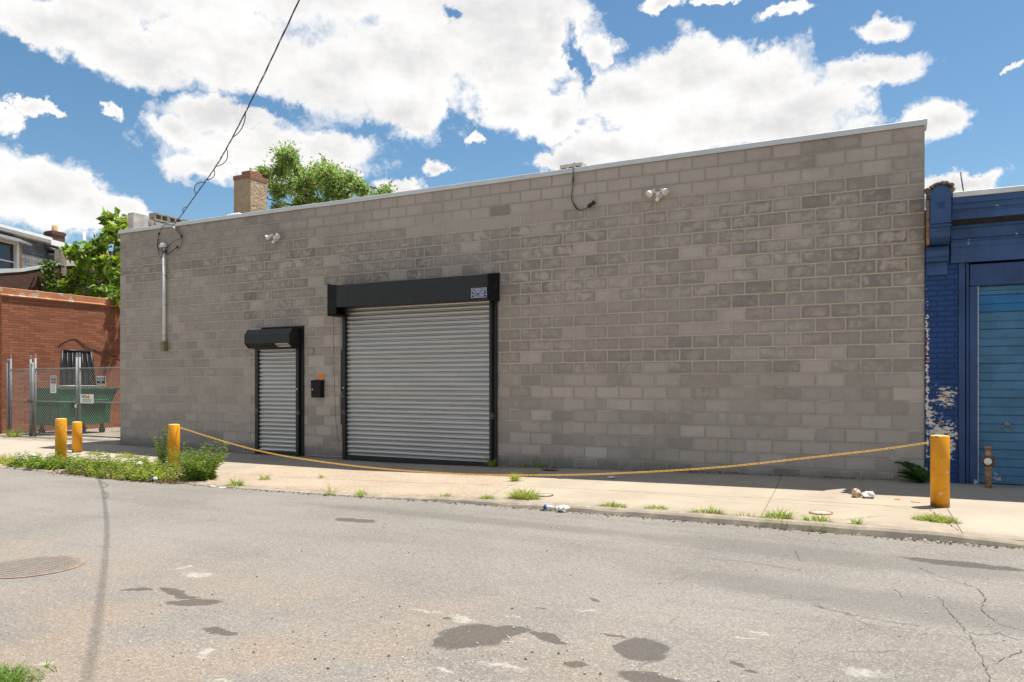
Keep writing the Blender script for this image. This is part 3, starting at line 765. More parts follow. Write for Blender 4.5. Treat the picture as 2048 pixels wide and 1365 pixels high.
mb.build('mortar_fillet', M['debris'], bld)

# --- roller shutters (parts of the building)
def curtain(x0, x1, z0, z1, y, pitch):
    mb = MB(); z = z1; prof = []
    # interlocking curved slat: long shallow bow, tight hook at the joint
    shape = [(0, -.008), (.03, .000), (.12, .011), (.25, .018), (.4, .021), (.55, .0195), (.68, .0145), (.78, .007), (.85, -.002), (.90, -.009), (.98, -.009)]
    while z > z0:
        jy = random.uniform(-.0012, .0012)
        for t, dd in shape:
            dd = dd + jy; zz = z - pitch * t
            if zz < z0: break
            prof.append((y - dd, zz))
        z -= pitch
    for a, b in zip(prof[:-1], prof[1:]):
        mb.quad([(x0, *b), (x1, *b), (x1, *a), (x0, *a)], 0, smooth=False)
    return mb
def padlock_ring(mb, x, y, z, r=.055):
    mb.torus((x, y, z), (0, 1, 0), r * .85, .0045, 18, 6)
    mb.lathe([(.018, -.02), (.02, -.012), (.02, .012), (.016, .018)], (x, y + .006, z), 12, 0, Vector((0, -1, 0)))

# small door
zb = -.05
o = curtain(4.56, 5.66, zb + .075, 2.3, -.035, .0885).build('shutter_door', M['curtain'], bld)
o['label'] = 'narrow galvanised roller shutter door beside the mailbox'
mb = MB(); mb.box(4.485, 4.575, -.085, -.001, zb, 2.28, bev=.004); mb.build('guide_rail', M['black'], o)
mb = MB(); mb.box(5.635, 5.71, -.09, -.001, zb + .01, 2.3, bev=.004); mb.box(5.71, 5.79, -.03, -.001, zb + .01, 2.3, bev=.003)
for z in (.4, 1.0, 1.6, 2.1): mb.lathe([(.012, 0), (.012, .006), (.006, .010)], (5.75, -.03, z), 8, 0, Vector((0, -1, 0)))
mb.build('guide_rail', M['black'], o)
mb = MB(); mb.box(4.52, 5.66, -.075, -.02, zb, zb + .08, bev=.006); mb.build('bottom_bar', M['black'], o)
mb = MB(); mb.box(4.60, 5.79, -.012, -.001, 2.30, 2.645, bev=.002); mb.build('back_plate', M['black_dull'], o)
oct_ = [(-.013, 2.20), (-.24, 2.20), (-.335, 2.29), (-.335, 2.47), (-.24, 2.585), (-.013, 2.585)]
mb = MB(); mb.prism(oct_, 4.47, 5.66, 'x'); mb.prism([(a * 1.02, 2.39 + (b - 2.39) * 1.05) for a, b in oct_], 5.66, 5.70, 'x'); mb.prism([(a * 1.01, 2.39 + (b - 2.39) * 1.03) for a, b in oct_], 4.45, 4.47, 'x')
mb.prism([(-.013, 2.165), (-.19, 2.165), (-.19, 2.199), (-.013, 2.199)], 4.6, 5.64, 'x')
hood = mb.build('hood', M['black'], o)
n_ = Vector((0, -.09, -.095)).normalized()     # sloping lower face of the hood; a maker's plate sits on it
def slope(x, t): return Vector((x, -.335 + .095 * t, 2.29 - .09 * t)) + Vector((0, -.69, -.72)) * .004
mb = MB(); mb.quad([slope(5.32, .92), slope(5.66, .92), slope(5.64, .08), slope(5.28, .08)]); pl = mb.build('maker_plate', M['sign_grey'], o)
for k, tx in enumerate(['OVERHEAD DOORS', 'SALES  SERVICE', 'REPAIR']):
    lettering('lettering', tx, .03, slope(5.475, .24 + .26 * k), (1, 0, 0), (0, -.095, .09), M['letter_white'] if k != 1 else M['sign_blue'], o, .27 if k < 2 else .16)
for a_ in ((4.54, -.095, .88, .05), (5.70, -.10, .85, .05)):
    mb = MB(); padlock_ring(mb, *a_); mb.build('lock_ring', M['galv'], o)
mb = MB(); mb.box(5.655, 5.70, -.105, -.088, 1.33, 1.345); mb.build('latch', M['chrome'], o)

# big door
zb = -.075
o = curtain(6.92, 10.24, zb + .10, 2.98, -.045, .0885).build('shutter_door', M['curtain'], bld)
o['label'] = 'wide galvanised roller shutter door under a black box hood'
mb = MB(); mb.box(6.865, 6.94, -.11, -.001, zb - .01, 2.98, bev=.004)
for k in range(60):
    z = .05 + k * .05
    if z < 2.9: mb.box(6.94, 6.952, -.085, -.075, z, z + .022)
mb.build('guide_rail', M['black'], o)
mb = MB(); mb.box(10.20, 10.25, -.11, -.001, zb + .03, 2.98, bev=.004); mb.box(10.25, 10.318, -.05, -.001, zb + .03, 3.0, bev=.004)
for z in (.5, 1.2, 1.9, 2.6): mb.lathe([(.012, 0), (.012, .006), (.006, .010)], (10.285, -.05, z), 8, 0, Vector((0, -1, 0)))
mb.build('guide_rail', M['black'], o)
mb = MB(); mb.box(6.90, 10.22, -.095, -.03, zb, zb + .105, bev=.006); mb.build('bottom_bar', M['black'], o)
mb = MB(); mb.prism([(-.002, 2.935), (-.43, 2.935), (-.435, 2.94), (-.435, 3.36), (-.43, 3.365), (-.002, 3.43)], 6.99, 10.34, 'x')
hood = mb.build('hood', M['black'], o)
mb = MB(); mb.prism([(-.002, 2.925), (-.44, 2.925), (-.44, 3.372), (-.002, 3.44)], 10.342, 10.36, 'x')
mb.lathe([(.09, 0), (.09, .02), (.05, .03)], (10.36, -.2, 3.18), 16, 0, Vector((1, 0, 0)))
mb.box(10.36, 10.372, -.40, -.05, 3.33, 3.36); mb.box(10.36, 10.372, -.30, -.27, 2.97, 3.3)
for q in ((-.40, 3.33), (-.06, 3.38), (-.40, 2.96), (-.06, 2.96)): mb.lathe([(.014, 0), (.012, .012)], (10.36, q[0], q[1]), 8, 0, Vector((1, 0, 0)))
mb.build('end_bracket', M['black_dull'], o)
mb = MB(); mb.box(6.77, 6.785, -.44, -.002, 2.775, 3.40, bev=.003); mb.box(6.785, 6.99, -.44, -.432, 2.80, 3.375, bev=.002); mb.box(6.785, 6.985, -.40, -.05, 2.78, 2.80)
mb.lathe([(.10, 0), (.10, .05), (.03, .06)], (6.80, -.28, 2.93), 16, 0, Vector((1, 0, 0)))
mb.build('hoist_bracket', M['black_dull'], o)
mb = MB()
c1 = [(6.82, -.31, 2.82), (6.825, -.30, 1.6), (6.84, -.27, .75), (6.87, -.25, .40), (6.91, -.24, .30), (6.95, -.24, .33), (6.985, -.25, .55), (7.0, -.29, 1.5), (7.0, -.31, 2.82)]
pts = []
for a, b in zip(c1[:-1], c1[1:]):
    for k in range(5): pts.append(Vector(a).lerp(Vector(b), k / 5))
mb.tube(pts + [Vector(c1[-1])], .0045, 5); mb.build('hand_chain', M['rubber_grey'], o)
mb = MB(); mb.box(6.795, 6.858, -.075, -.001, .63, 2.12, bev=.003); mb.build('chain_guard', M['black'], o)
mb = MB(); mb.tube([(6.83, -.04, 2.12), (6.83, -.045, 2.45)], .006, 6); mb.build('slide_bolt', M['black'], o)
for a_ in ((6.90, -.125, .88, .058), (10.26, -.12, .87, .06)):
    mb = MB(); padlock_ring(mb, *a_); mb.build('lock_ring', M['galv'], o)
mb = MB(); mb.box(6.89, 6.92, -.122, -.11, 1.36, 1.375); mb.tube([(6.83, -.09, 1.30), (6.86, -.11, 1.2), (6.90, -.115, 1.19)], .008, 6); mb.build('latch', M['chrome'], o)
sg = thing('maker_sign', 'small blue sign with white lettering on the black shutter hood', 'sign', (10.17, -.436, 3.04))
mb = MB(); mb.box(10.02, 10.335, -.4405, -.4355, 2.955, 3.13, bev=.001); mb.build('plate', M['sign_blue'], sg)
mb = MB()
for a in ((10.024, 10.331, 2.958, 2.963), (10.024, 10.331, 3.122, 3.127), (10.024, 10.029, 2.963, 3.122), (10.326, 10.331, 2.963, 3.122)): mb.box(a[0], a[1], -.4425, -.441, a[2], a[3])
mb.build('border', M['letter_white'], sg)
for tx, z, h, wd, mt in (('S.D. OVERHEAD DOOR', 3.095, .03, .28, 'letter_white'), ('SALES   REPAIRS   SERVICE', 3.063, .016, .26, 'letter_white'), ('INSTALLATION', 3.042, .015, .19, 'letter_white'), ('PHILA  PA     CAMDEN  NJ', 3.013, .022, .29, 'letter_white'), ('24 HOUR SERVICE', 2.984, .02, .2, 'letter_white')):
    lettering('lettering', tx, h * 1.3, (10.178, -.4415, z), (1, 0, 0), (0, 0, 1), M[mt], sg, wd, bold=.0006)

# ------------------------------------------------------------------ things hung on the facade
mbx = thing('mailbox', 'black wall mailbox with white keyhole between the two shutters', 'mailbox', (6.19, -.06, 1.17))
mb = MB(); mb.prism([(6.085, 1.165), (6.32, 1.165), (6.32, 1.50), (6.07, 1.50)], -.125, -.002, 'y'); mb.build('box', M['black_dull'], mbx)
mb = MB(); mb.prism([(-.002, 1.525), (-.14, 1.507), (-.14, 1.5), (-.002, 1.501)], 6.055, 6.33, 'x'); mb.build('lid', M['black_dull'], mbx)
mb = MB(); mb.lathe([(.014, 0), (.014, .006), (.006, .008)], (6.115, -.125, 1.33), 10, 0, Vector((0, -1, 0))); mb.build('keyhole', M['letter_white'], mbx)
og = thing('round_sign', 'round orange sign with pale rim tucked behind the mailbox', 'sign', (6.2, -.012, 1.5))
def disc(r, n=28): return [(6.235 + r * math.cos(2 * math.pi * k / n), 1.575 + r * 1.08 * math.sin(2 * math.pi * k / n)) for k in range(n)]
mb = MB(); mb.prism(disc(.093), -.014, -.004, 'y'); mb.build('rim', plain('sign_rim', (.85, .42, .2), .6), og)
mb = MB(); mb.prism(disc(.084), -.018, -.0142, 'y'); mb.build('panel', M['orange'], og)
lettering('lettering', 'vivint', .06, (6.245, -.0185, 1.56), (1, 0, 0), (0, 0, 1), M['letter_white'], og, .115)

def flood(x, z, label, spread):
    t = thing('security_light', label, 'light', (x, -.02, z), 'twin security lights high on the block wall')
    mb = MB(); mb.lathe([(.055, 0), (.055, .018), (.03, .03)], (x, 0, z + .02), 20, 0, Vector((0, -1, 0))); mb.box(x - .035, x + .035, -.085, -.02, z + .0, z + .065, bev=.01); mb.build('base', M['white_plastic'], t)
    for s_ in (-1, 1):
        ax_ = Vector((spread[0] * s_ + spread[1], -.62, -.55)).normalized()
        c = Vector((x + s_ * .075, -.075, z + .085))
        mb = MB(); mb.lathe([(.016, -.045), (.022, -.02), (.030, .0), (.035, .04), (.054, .085), (.060, .118), (.058, .124)], c, 20, 0, ax_)
        mb.tube([(x + s_ * .02, -.055, z + .05), c], .014, 8)
        h = mb.build('lamp_head', M['white_plastic'], t)
        mb = MB(); mb.lathe([(.053, .118), (.053, .127), (.03, .131)], c, 20, 0, ax_); mb.build('lens', M['lens'], h)
    mb = MB(); mb.lathe([(.02, -.02), (.032, .0), (.034, .05), (.022, .07)], (x, -.07, z - .04), 14, 0, Vector((0, -.75, -.6))); mb.box(x - .012, x + .012, -.08, -.03, z - .06, z); mb.build('motion_sensor', M['white_plastic'], t)
flood(5.03, 4.49, 'twin white security light high on the wall above the narrow shutter', (.75, .1))
flood(13.28, 4.48, 'twin white security light on the plain wall right of the dangling camera cable', (.55, .15))

sm = thing('service_mast', 'vertical grey electrical conduit with white weatherhead on the block wall', 'conduit', (1.63, -.05, 2.2))
mb = MB(); mb.tube([(1.63, -.06, 2.42), (1.63, -.06, 4.60)], .036, 14); mb.build('pipe', M['grey_pipe'], sm)
mb = MB(); mb.lathe([(.045, 0), (.085, .0), (.088, .03), (.07, .075), (.03, .10)], (1.63, -.075, 4.60), 18, 0, Vector((0, -.25, 1))); mb.build('weatherhead', M['white_plastic'], sm)
mb = MB(); mb.box(1.57, 1.69, -.12, -.001, 2.2, 2.42, bev=.012); mb.build('junction_box', M['olive'], sm)
for z in (2.55, 3.25, 3.95):
    mb = MB(); mb.torus((1.63, -.06, z), (0, 0, 1), .039, .007, 16, 6); mb.box(1.55, 1.585, -.07, -.001, z - .01, z + .01); mb.build('strap', M['wire'], sm)

def smooth(pts, k=6):
    P = [Vector(p) for p in pts]; out = []
    for i in range(len(P) - 1):
        a, b, c, d_ = P[max(0, i - 1)], P[i], P[i + 1], P[min(len(P) - 1, i + 2)]
        for j in range(k):
            t = j / k
            out.append(.5 * ((2 * b) + (c - a) * t + (2 * a - 5 * b + 4 * c - d_) * t * t + (-a + 3 * b - 3 * c + d_) * t * t * t))
    return out + [P[-1]]
wr = thing('service_wire', 'loose black service wires with plug ends hanging around the weatherhead', 'wire', (1.7, -.05, 4.5))
def wl(px, py, y=-.05):   # coordinates on the facade, read off in metres
    return (px, y, py)
def wires(name, lines, rad, mat, parent):
    mb = MB()
    for l in lines: mb.tube(smooth(l), rad, 6)
    return mb.build(name, mat, parent)
X0, Z0 = 1.30, 4.995
def q(a, b, y=-.05):  # a, b in 1/15 px of the detail crop -> metres on the facade
    return (1.633 + (a / 15.17 - 33) / 60.5, y, 4.547 + (60 - b / 15.17) / 84)
wires('cable', [[q(330, 430), q(315, 560, -.07), q(340, 750, -.1), q(400, 880, -.13), q(470, 970, -.12), q(545, 975, -.12)],
                [q(430, 600, -.13), q(440, 720, -.15), q(480, 850, -.14), q(535, 960, -.13)],
                [q(390, 600, -.14), q(400, 760, -.16), q(405, 930, -.14), q(415, 1075, -.12)],
                [q(545, 975, -.12), q(510, 1080, -.12), q(430, 1170, -.1)],
                [q(545, 985, -.12), q(620, 1070, -.1), q(720, 1040, -.08), q(800, 960, -.07), q(890, 890, -.06)]], .009, M['rubber'], wr)
wires('thin_cable', [[q(345, 400), q(400, 270), q(470, 190), q(600, 180), q(720, 215)],
                     [q(560, 940, -.11), q(680, 830, -.08), q(780, 720, -.07), q(880, 670, -.06), q(1000, 655, -.06), q(1030, 600, -.06)],
                     [q(1030, 600, -.06), q(1050, 720, -.06), q(1010, 860, -.06), q(950, 960, -.06)],
                     [q(820, 330), q(900, 450), q(1030, 590, -.06)], [q(860, 280), q(940, 420), q(1035, 580, -.06)]], .0065, M['rubber_grey'], wr)
mb = MB()
for a, b in ((335, 430), (900, 890), (540, 970), (1030, 590)):
    c = Vector(q(a, b, -.06)); mb.lathe([(.012, -.03), (.022, -.02), (.024, .02), (.012, .03)], c, 8, 0, Vector((.3, .1, 1)))
mb.build('splice', M['rubber'], wr)
mb = MB(); c = Vector(q(790, 310, -.03)); mb.lathe([(.03, -.02), (.035, .0), (.03, .04)], c, 12, 0, Vector((0, -1, 0))); mb.tube([c + Vector((0, .03, 0)), c + Vector((0, -.09, 0))], .012, 8); mb.build('wire_anchor', M['white_plastic'], wr)

# overhead drop running from the anchor up to a pole across the street
dp = [(1.93, -.08, 4.99), (2.05, -.17, 5.02), (3.2, -.9, 5.0), (5.0, -2.03, 5.02), (6.85, -3.159, 5.10), (8.62, -4.256, 5.322), (10.43, -5.308, 5.785), (11.685, -6.04, 6.17), (13.32, -6.99, 6.77), (14.57, -7.72, 7.26), (17, -9.13, 8.35), (19.5, -10.58, 9.6)]
sp = smooth(dp, 26)
dw = thing('overhead_cable', 'twisted black overhead cable running from the wall up into the sky', 'cable', (1.93, -.08, 4.99))
mb = MB(); random.seed(4)
def strand(ph, amp, rr, n=5):
    pts = []
    L_ = 0
    for i, p in enumerate(sp):
        if i: L_ += (sp[i] - sp[i - 1]).length
        t = (sp[min(i + 1, len(sp) - 1)] - sp[max(i - 1, 0)]).normalized()
        a = t.cross(Vector((0, 0, 1))).normalized(); b = a.cross(t)
        an = L_ * 4.2 + ph; am = amp * (1 + .8 * mnoise.noise(Vector((L_ * .9, ph, 0))))
        pts.append(p + a * math.cos(an) * am + b * math.sin(an) * am)
    mb.tube(pts, rr, n)
for k in range(3): strand(k * 2.1, .0065, .0042)
def at(f):
    i = min(len(sp) - 2, int(f * (len(sp) - 1))); return sp[i]
for f0, f1, sg_, am in ((.27, .31, -1, .16), (.20, .225, -1, .07), (.315, .345, 1, .06), (.35, .39, 1, .08), (.41, .45, 1, .05)):   # slack loops
    i0, i1 = int(f0 * (len(sp) - 1)), int(f1 * (len(sp) - 1)); pts = []
    for i in range(i0, i1 + 1):
        t = (i - i0) / (i1 - i0); tt = (sp[i1] - sp[i0]).normalized(); a = tt.cross(Vector((0, 0, 1))).normalized()
        pts.append(sp[i] + (a * -.2 * sg_ + Vector((0, 0, -sg_ * .35)) + Vector((-.5 * (1 if sg_ < 0 else -1), .2, 0))) * am * 1.4 * math.sin(math.pi * t) ** .8)
    mb.tube(smooth(pts, 3), .007, 5)
mb.build('cable', M['rubber_grey'], dw)

ca = thing('dangling_cable', 'thin black cable with a camera plug dangling over the parapet', 'cable', (11.8, -.04, 4.4))
mb = MB(); mb.tube(smooth([(11.83, .12, 5.14), (11.80, -.04, 5.13), (11.80, -.045, 5.0), (11.79, -.03, 4.86), (11.76, -.02, 4.66), (11.76, -.02, 4.58), (11.81, -.02, 4.50), (11.86, -.03, 4.43), (11.93, -.03, 4.395), (12.0, -.04, 4.40), (12.08, -.05, 4.44)]), .0065, 6)
mb.tube([(11.795, -.035, 4.97), (11.785, -.03, 4.88)], .012, 7); mb.tube([(11.80, -.025, 4.52), (11.83, -.025, 4.46), (11.87, -.03, 4.42)], .011, 7)
mb.build('cord', M['rubber'], ca)
mb = MB(); dd = Vector((.9, -.15, .45)).normalized(); c = Vector((12.07, -.05, 4.435)); mb.lathe([(.022, 0), (.033, .01), (.033, .075), (.022, .085), (.022, .10), (.036, .105), (.034, .14)], c, 12, 0, dd); mb.build('plug', M['rubber'], ca)

# ------------------------------------------------------------------ roof items
vb = thing('vent_block', 'pale hollow block with three slots lying on the parapet', 'block', (11.68, .28, 5.13))
mb = MB(); x0, x1, y0, y1, z0, z1 = 11.46, 11.88, .16, .40, 5.135, 5.265
mb.box(x0, x1, y0, y1, z0, z0 + .045); mb.box(x0, x1, y0, y1, z1 - .05, z1)
for a, b in ((x0, x0 + .03), (x0 + .125, x0 + .165), (x0 + .255, x0 + .295), (x1 - .03, x1)): mb.box(a, b, y0, y1, z0 + .045, z1 - .05)
mb.build('shell', M['stub_pale'], vb)
mb = MB(); mb.lathe([(.035, 0), (.03, .03), (.012, .045)], (11.69, .27, 5.265), 12); mb.build('knob', M['rust'], vb)
cp = MB(); cp.box(3.43, 3.80, .12, .45, 5.13, 5.205, bev=.01); cp.box(3.5, 3.74, .16, .4, 5.205, 5.23, bev=.008)
tag(cp.build('roof_cap', M['white_paint']), 'low white cap on the roof edge below the stucco chimney', 'roof cap')

st = thing('parapet_stub', 'broken block parapet with hollow cores exposed behind the roof edge', 'wall', (.1, 1.1, 5.1))
mb = MB(); mb.box(-.005, .215, .20, .62, 5.075, 5.605, bev=.008); mb.build('stucco_end', M['stub_pale'], st)
mb = MB(); mb.box(0, .2, .622, 2.6, 5.075, 5.52, bev=.01)
random.seed(6)
for k in range(14):
    y = .62 + random.random() * 1.9; z = 5.2 + random.random() * .25
    mb.box(.195, .22, y, y + random.uniform(.06, .2), z, z + random.uniform(.03, .12), bev=.008)
mb.build('wall', M['stub'], st)
mb = MB()
for k in range(4):
    y = .80 + k * .415; z = 5.52 + random.uniform(0, .012)
    y1 = y + .40
    mb.box(-.01, .21, y, y1, z + .002, z + .035); mb.box(-.01, .21, y, y1, z + .155, z + .19)
    for a in (y, y + .185, y1 - .03): mb.box(-.01, .21, a, a + .03, z + .035, z + .155)
mb.build('hollow_block', M['stub'], st)

ch = thing('chimney', 'tall tan stucco chimney with red brick crown behind the roof', 'chimney', (-3.6, 8.3, 4.5))
cx0, cx1, cy0, cy1 = -4.80, -3.98, 8.0, 8.80
mb = MB(); mb.box(cx0, cx1, cy0, cy1, 0, 8.83); mb.build('stack', M['stucco'], ch)
mb = MB(); mb.box(cx0 - .02, cx1 + .02, cy0 - .02, cy1 + .02, 8.83, 8.98); mb.box(cx0 + .38, cx1 - .02, cy0 + .0, cy1 - .22, 8.98, 9.10); mb.build('brick_crown', M['brick_red'], ch, uv=True)

# ------------------------------------------------------------------ blue building
bb = thing('blue_building', 'blue painted brick shopfront with moulded cornice and roll-up door', 'building', (18, 1, 0))
mb = MB(); mb.box(17.075, 17.47, -.03, .55, -.1, 3.30); mb.box(17.08, 30, .40, 10, -.1, 3.95); mb.build('wall', M['blue_brick'], bb, uv=True)
mb = MB(); mb.box(17.475, 17.555, -.05, .5, .07, 3.1, bev=.006); mb.box(17.565, 17.60, -.035, .5, .08, 3.09, bev=.004); mb.box(17.605, 17.70, -.045, .5, .07, 2.77, bev=.006); mb.build('door_frame', M['blue_wood'], bb)
mb = MB(); mb.box(17.61, 30, -.04, .5, 2.775, 3.07, bev=.006); mb.build('lintel_board', M['blue_wood'], bb)
cor = [(.5, 3.93), (-.36, 3.93), (-.36, 3.85), (-.335, 3.845), (-.335, 3.775), (-.31, 3.77), (-.31, 3.745), (-.30, 3.74), (-.30, 3.645), (-.12, 3.64), (-.12, 3.595), (-.135, 3.59), (-.135, 3.565), (-.09, 3.55), (-.09, 3.42), (-.12, 3.40), (-.12, 3.385), (-.10, 3.375), (-.10, 3.31), (-.085, 3.295), (-.075, 3.10), (.5, 3.10)]
mb = MB(); mb.prism(cor, 17.385, 30, 'x')
cnc = mb.build('cornice', M['blue_peel'], bb)
mb = MB(); mb.prism([(-.295, 3.643), (-.121, 3.638), (-.121, 3.6), (-.125, 3.6)], 17.39, 29.9, 'x'); mb.build('soffit_shade', M['shade_crack_dark'], cnc)  # dark strip standing in for the shade under the cornice
mb = MB(); mb.prism([(.5, 3.932), (-.38, 3.932), (-.385, 3.94), (-.385, 3.995), (-.37, 4.003), (.5, 4.06)], 17.39, 30, 'x')
for x in (17.43, 17.95, 18.2): mb.lathe([(.006, 0), (.005, .004)], (x, -.385, 3.97), 8, 0, Vector((0, -1, 0)))
mb.build('metal_capping', M['flash'], bb)
# scroll bracket
br = []
mb = MB()
arch = [(17.125, 3.60), (17.37, 3.60)] + [(17.2475 + .1225 * math.cos(a * math.pi / 12), 3.97 + .125 * math.sin(a * math.pi / 12)) for a in range(13)]
mb.prism(arch, -.44, -.06, 'y')
mb.prism([(-.06, 3.60), (-.425, 3.60), (-.425, 3.555), (-.41, 3.55), (-.41, 3.49), (-.40, 3.485), (-.36, 3.42), (-.27, 3.37), (-.16, 3.345), (-.06, 3.34)], 17.12, 17.362, 'x')
mb.prism([(-.02, 3.338), (-.15, 3.338), (-.20, 3.31), (-.22, 3.26), (-.21, 3.19), (-.17, 3.155), (-.17, 3.125), (-.02, 3.125)], 17.085, 17.352, 'x')
mb.box(17.09, 17.345, -.06, -.028, 2.95, 3.124, bev=.004)
for z in (3.605, 3.56): mb.box(17.118, 17.376, -.447, -.43, z - .012, z + .012, bev=.004)
bk = mb.build('bracket', M['blue'], bb)
mb = MB(); cx, cz, y = 17.25, 3.825, -.4405
pts = []
for k in range(8):
    a = math.pi / 4 * k + math.pi / 4; r_ = .085 if k % 2 == 0 else .024
    pts.append((cx + r_ * math.cos(a), y, cz + r_ * math.sin(a)))
for k in range(8): mb.quad([pts[k], pts[(k + 1) % 8], (cx, y - .03, cz)])
mb.build('star', M['blue'], bk)
mb = MB(); random.seed(12)
for k in range(46):
    x = random.uniform(17.09, 17.41); yy = random.uniform(-.36, -.05); s_ = random.uniform(.02, .05); z = 4.03 + .11 * math.sqrt(max(0, 1 - ((x - 17.25) / .17) ** 2))
    mb.lathe([(s_ * .5, 0), (s_, s_ * .5), (s_ * .8, s_ * 1.1), (s_ * .2, s_ * 1.4)], (x, yy, z - .02), 6, 0, Vector((random.uniform(-.4, .4), random.uniform(-.4, .4), 1)), False)
mb.box(17.085, 17.405, -.36, .3, 3.96, 4.06)
mb.build('mortar_cap', M['debris'], bb)
mb = MB(); mb.box(17.083, 17.117, -.30, -.035, 3.35, 3.95); mb.build('rusted_edge', M['rust_pale'], bb)
# sectional door
mb = MB(); z = .10; k = 0; y = .02
heights = [.245, .205] * 7
def panel(mb, z0, z1, mi):
    mb.prism([(y + .03, z0), (y, z0 + .004), (y, z0 + (z1 - z0) * .42), (y + .008, z0 + (z1 - z0) * .46), (y, z0 + (z1 - z0) * .5), (y, z1 - .012), (y + .014, z1 - .005), (y + .014, z1), (y + .03, z1)], 17.715, 22, 'x', mi)
while z < 2.77:
    h = .232
    z1 = min(2.772, z + h); panel(mb, z, z1, 1 if (2.45 < z + h / 2 < 2.72) else 0); z = z1
dr_ = mb.build('roll_up_door', [M['bluedoor'], M['bluedoor_fresh']], bb)
mb = MB(); c = Vector((18.04, y - .02, .86)); mb.torus(c, (0, 1, .6), .045, .008, 16, 6, 0, 1.3); mb.lathe([(.03, 0), (.035, .012), (.02, .02)], c + Vector((0, .012, .05)), 12, 0, Vector((0, -1, 0))); mb.build('handle', M['galv'], dr_)
mb = MB(); mb.box(17.702, 17.713, -.01, .05, .1, 2.77); mb.build('door_track', M['flash'], bb)

pp = thing('standpipe', 'short rusty standpipe with round pale cap before the blue door', 'pipe', (17.8, -.3, .06))
mb = MB(); mb.tube([(17.8, -.3, .05), (17.8, -.3, .60)], .038, 14); mb.lathe([(.04, 0), (.046, .02), (.04, .04)], (17.8, -.3, .585), 14); mb.build('pipe', M['rust_pale'], pp)
mb = MB(); mb.tube([(17.8, -.27, .43), (17.79, -.365, .43)], .072, 16); mb.box(17.725, 17.875, -.33, -.27, .37, .49, bev=.02); mb.build('valve_body', M['rust'], pp)
mb = MB(); mb.lathe([(.058, 0), (.058, .014), (.05, .018)], (17.79, -.365, .43), 20, 0, Vector((-.1, -1, 0))); mb.build('ring', M['rubber'], pp)
mb = MB(); mb.lathe([(.047, .019), (.047, .026), (.02, .03)], (17.79, -.365, .43), 20, 0, Vector((-.1, -1, 0))); mb.build('cap', M['white_plastic'], pp)
ro = MB(); ro.tube([(17.60, .8, 3.95), (17.59, .8, 4.24), (17.55, .8, 4.54)], .009, 6); tag(ro.build('rod', M['rubber']), 'thin dark metal rod sticking up from the blue building roof', 'rod')

# ------------------------------------------------------------------ bollards and chain
def bollard(x, y, zt, label, cap='yellow_cap', lean=(0, 0)):
    z0 = (side_z(x, y)); t = thing('bollard', label, 'bollard', (x, y, z0), 'yellow steel bollards along the kerb')
    mb = MB(); r = .1
    mb.lathe([(r, -.05), (r, zt - z0 - .004), (r - .003, zt - z0)], (x, y, z0), 32, 0, Vector((lean[0], lean[1], 1)))
    mb.build('post', M['yellow'], t)
    mb = MB(); mb.lathe([(r - .004, zt - z0 - .006), (r - .008, zt - z0 + .003), (r * .5, zt - z0 + .009), (.01, zt - z0 + .011)], (x, y, z0), 32, 0, Vector((lean[0], lean[1], 1)))
    mb.build('top', M[cap], t)
    return t
bollard(2.311, -2.921, .77, 'yellow bollard rising from the weeds, taller of the pair by the gate')
bollard(.547, -1.439, .60, 'short yellow bollard with a bare pale top nearest the chain-link gate', 'yellow_cap_pale')
bollard(4.922, -2.471, .70, 'yellow bollard among tall weeds holding the near end of the chain')
bollard(17.174, -1.99, .845, 'yellow bollard on bare concrete in front of the blue building')
CP = [(4.99, -2.47, .64), (5.073, -2.465, .645), (6.164, -2.422, .425), (7.185, -2.382, .261), (8.349, -2.336, .158), (9.428, -2.294, .104), (10.694, -2.244, .088), (11.532, -2.211, .108), (12.698, -2.166, .17), (13.766, -2.124, .264), (14.749, -2.085, .376), (15.656, -2.05, .517), (16.495, -2.017, .653), (17.057, -1.995, .762)]
sc_ = smooth(CP, 24)
mb = MB(); acc = 0.0; nxt = 0.0; k = 0; pitch = .034
for i in range(1, len(sc_)):
    a, b = sc_[i - 1], sc_[i]; l = (b - a).length
    while nxt <= acc + l:
        p = a.lerp(b, (nxt - acc) / l); t = (b - a).normalized()
        s1 = t.cross(Vector((0, 0, 1))).normalized(); s2 = s1.cross(t)
        an = R(40) + (math.pi / 2) * (k % 2); u_ = s1 * math.cos(an) + s2 * math.sin(an); v_ = t.cross(u_)
        vs = []; fs = []; n, kk = 10, 5
        for m_ in range(n):
            th = 2 * math.pi * m_ / n
            cxx = math.cos(th); ll = .0155 * (1 if cxx > 0 else -1) * abs(cxx) ** .6
            cen = p + t * (ll * 1.15) + u_ * (.0115 * math.sin(th)); nr = (t * cxx + u_ * math.sin(th)).normalized()
            for j in range(kk):
                ph = 2 * math.pi * j / kk; vs.append(cen + (nr * math.cos(ph) + v_ * math.sin(ph)) * .0037)
        for m_ in range(n):
            for j in range(kk): fs.append((m_ * kk + j, ((m_ + 1) % n) * kk + j, ((m_ + 1) % n) * kk + (j + 1) % kk, m_ * kk + (j + 1) % kk))
        mb.mesh(vs, fs, 0, None, True); k += 1; nxt += pitch
    acc += l
tag(mb.build('chain', M['chain']), 'yellow chain sagging between two bollards in front of the shutters', 'chain')

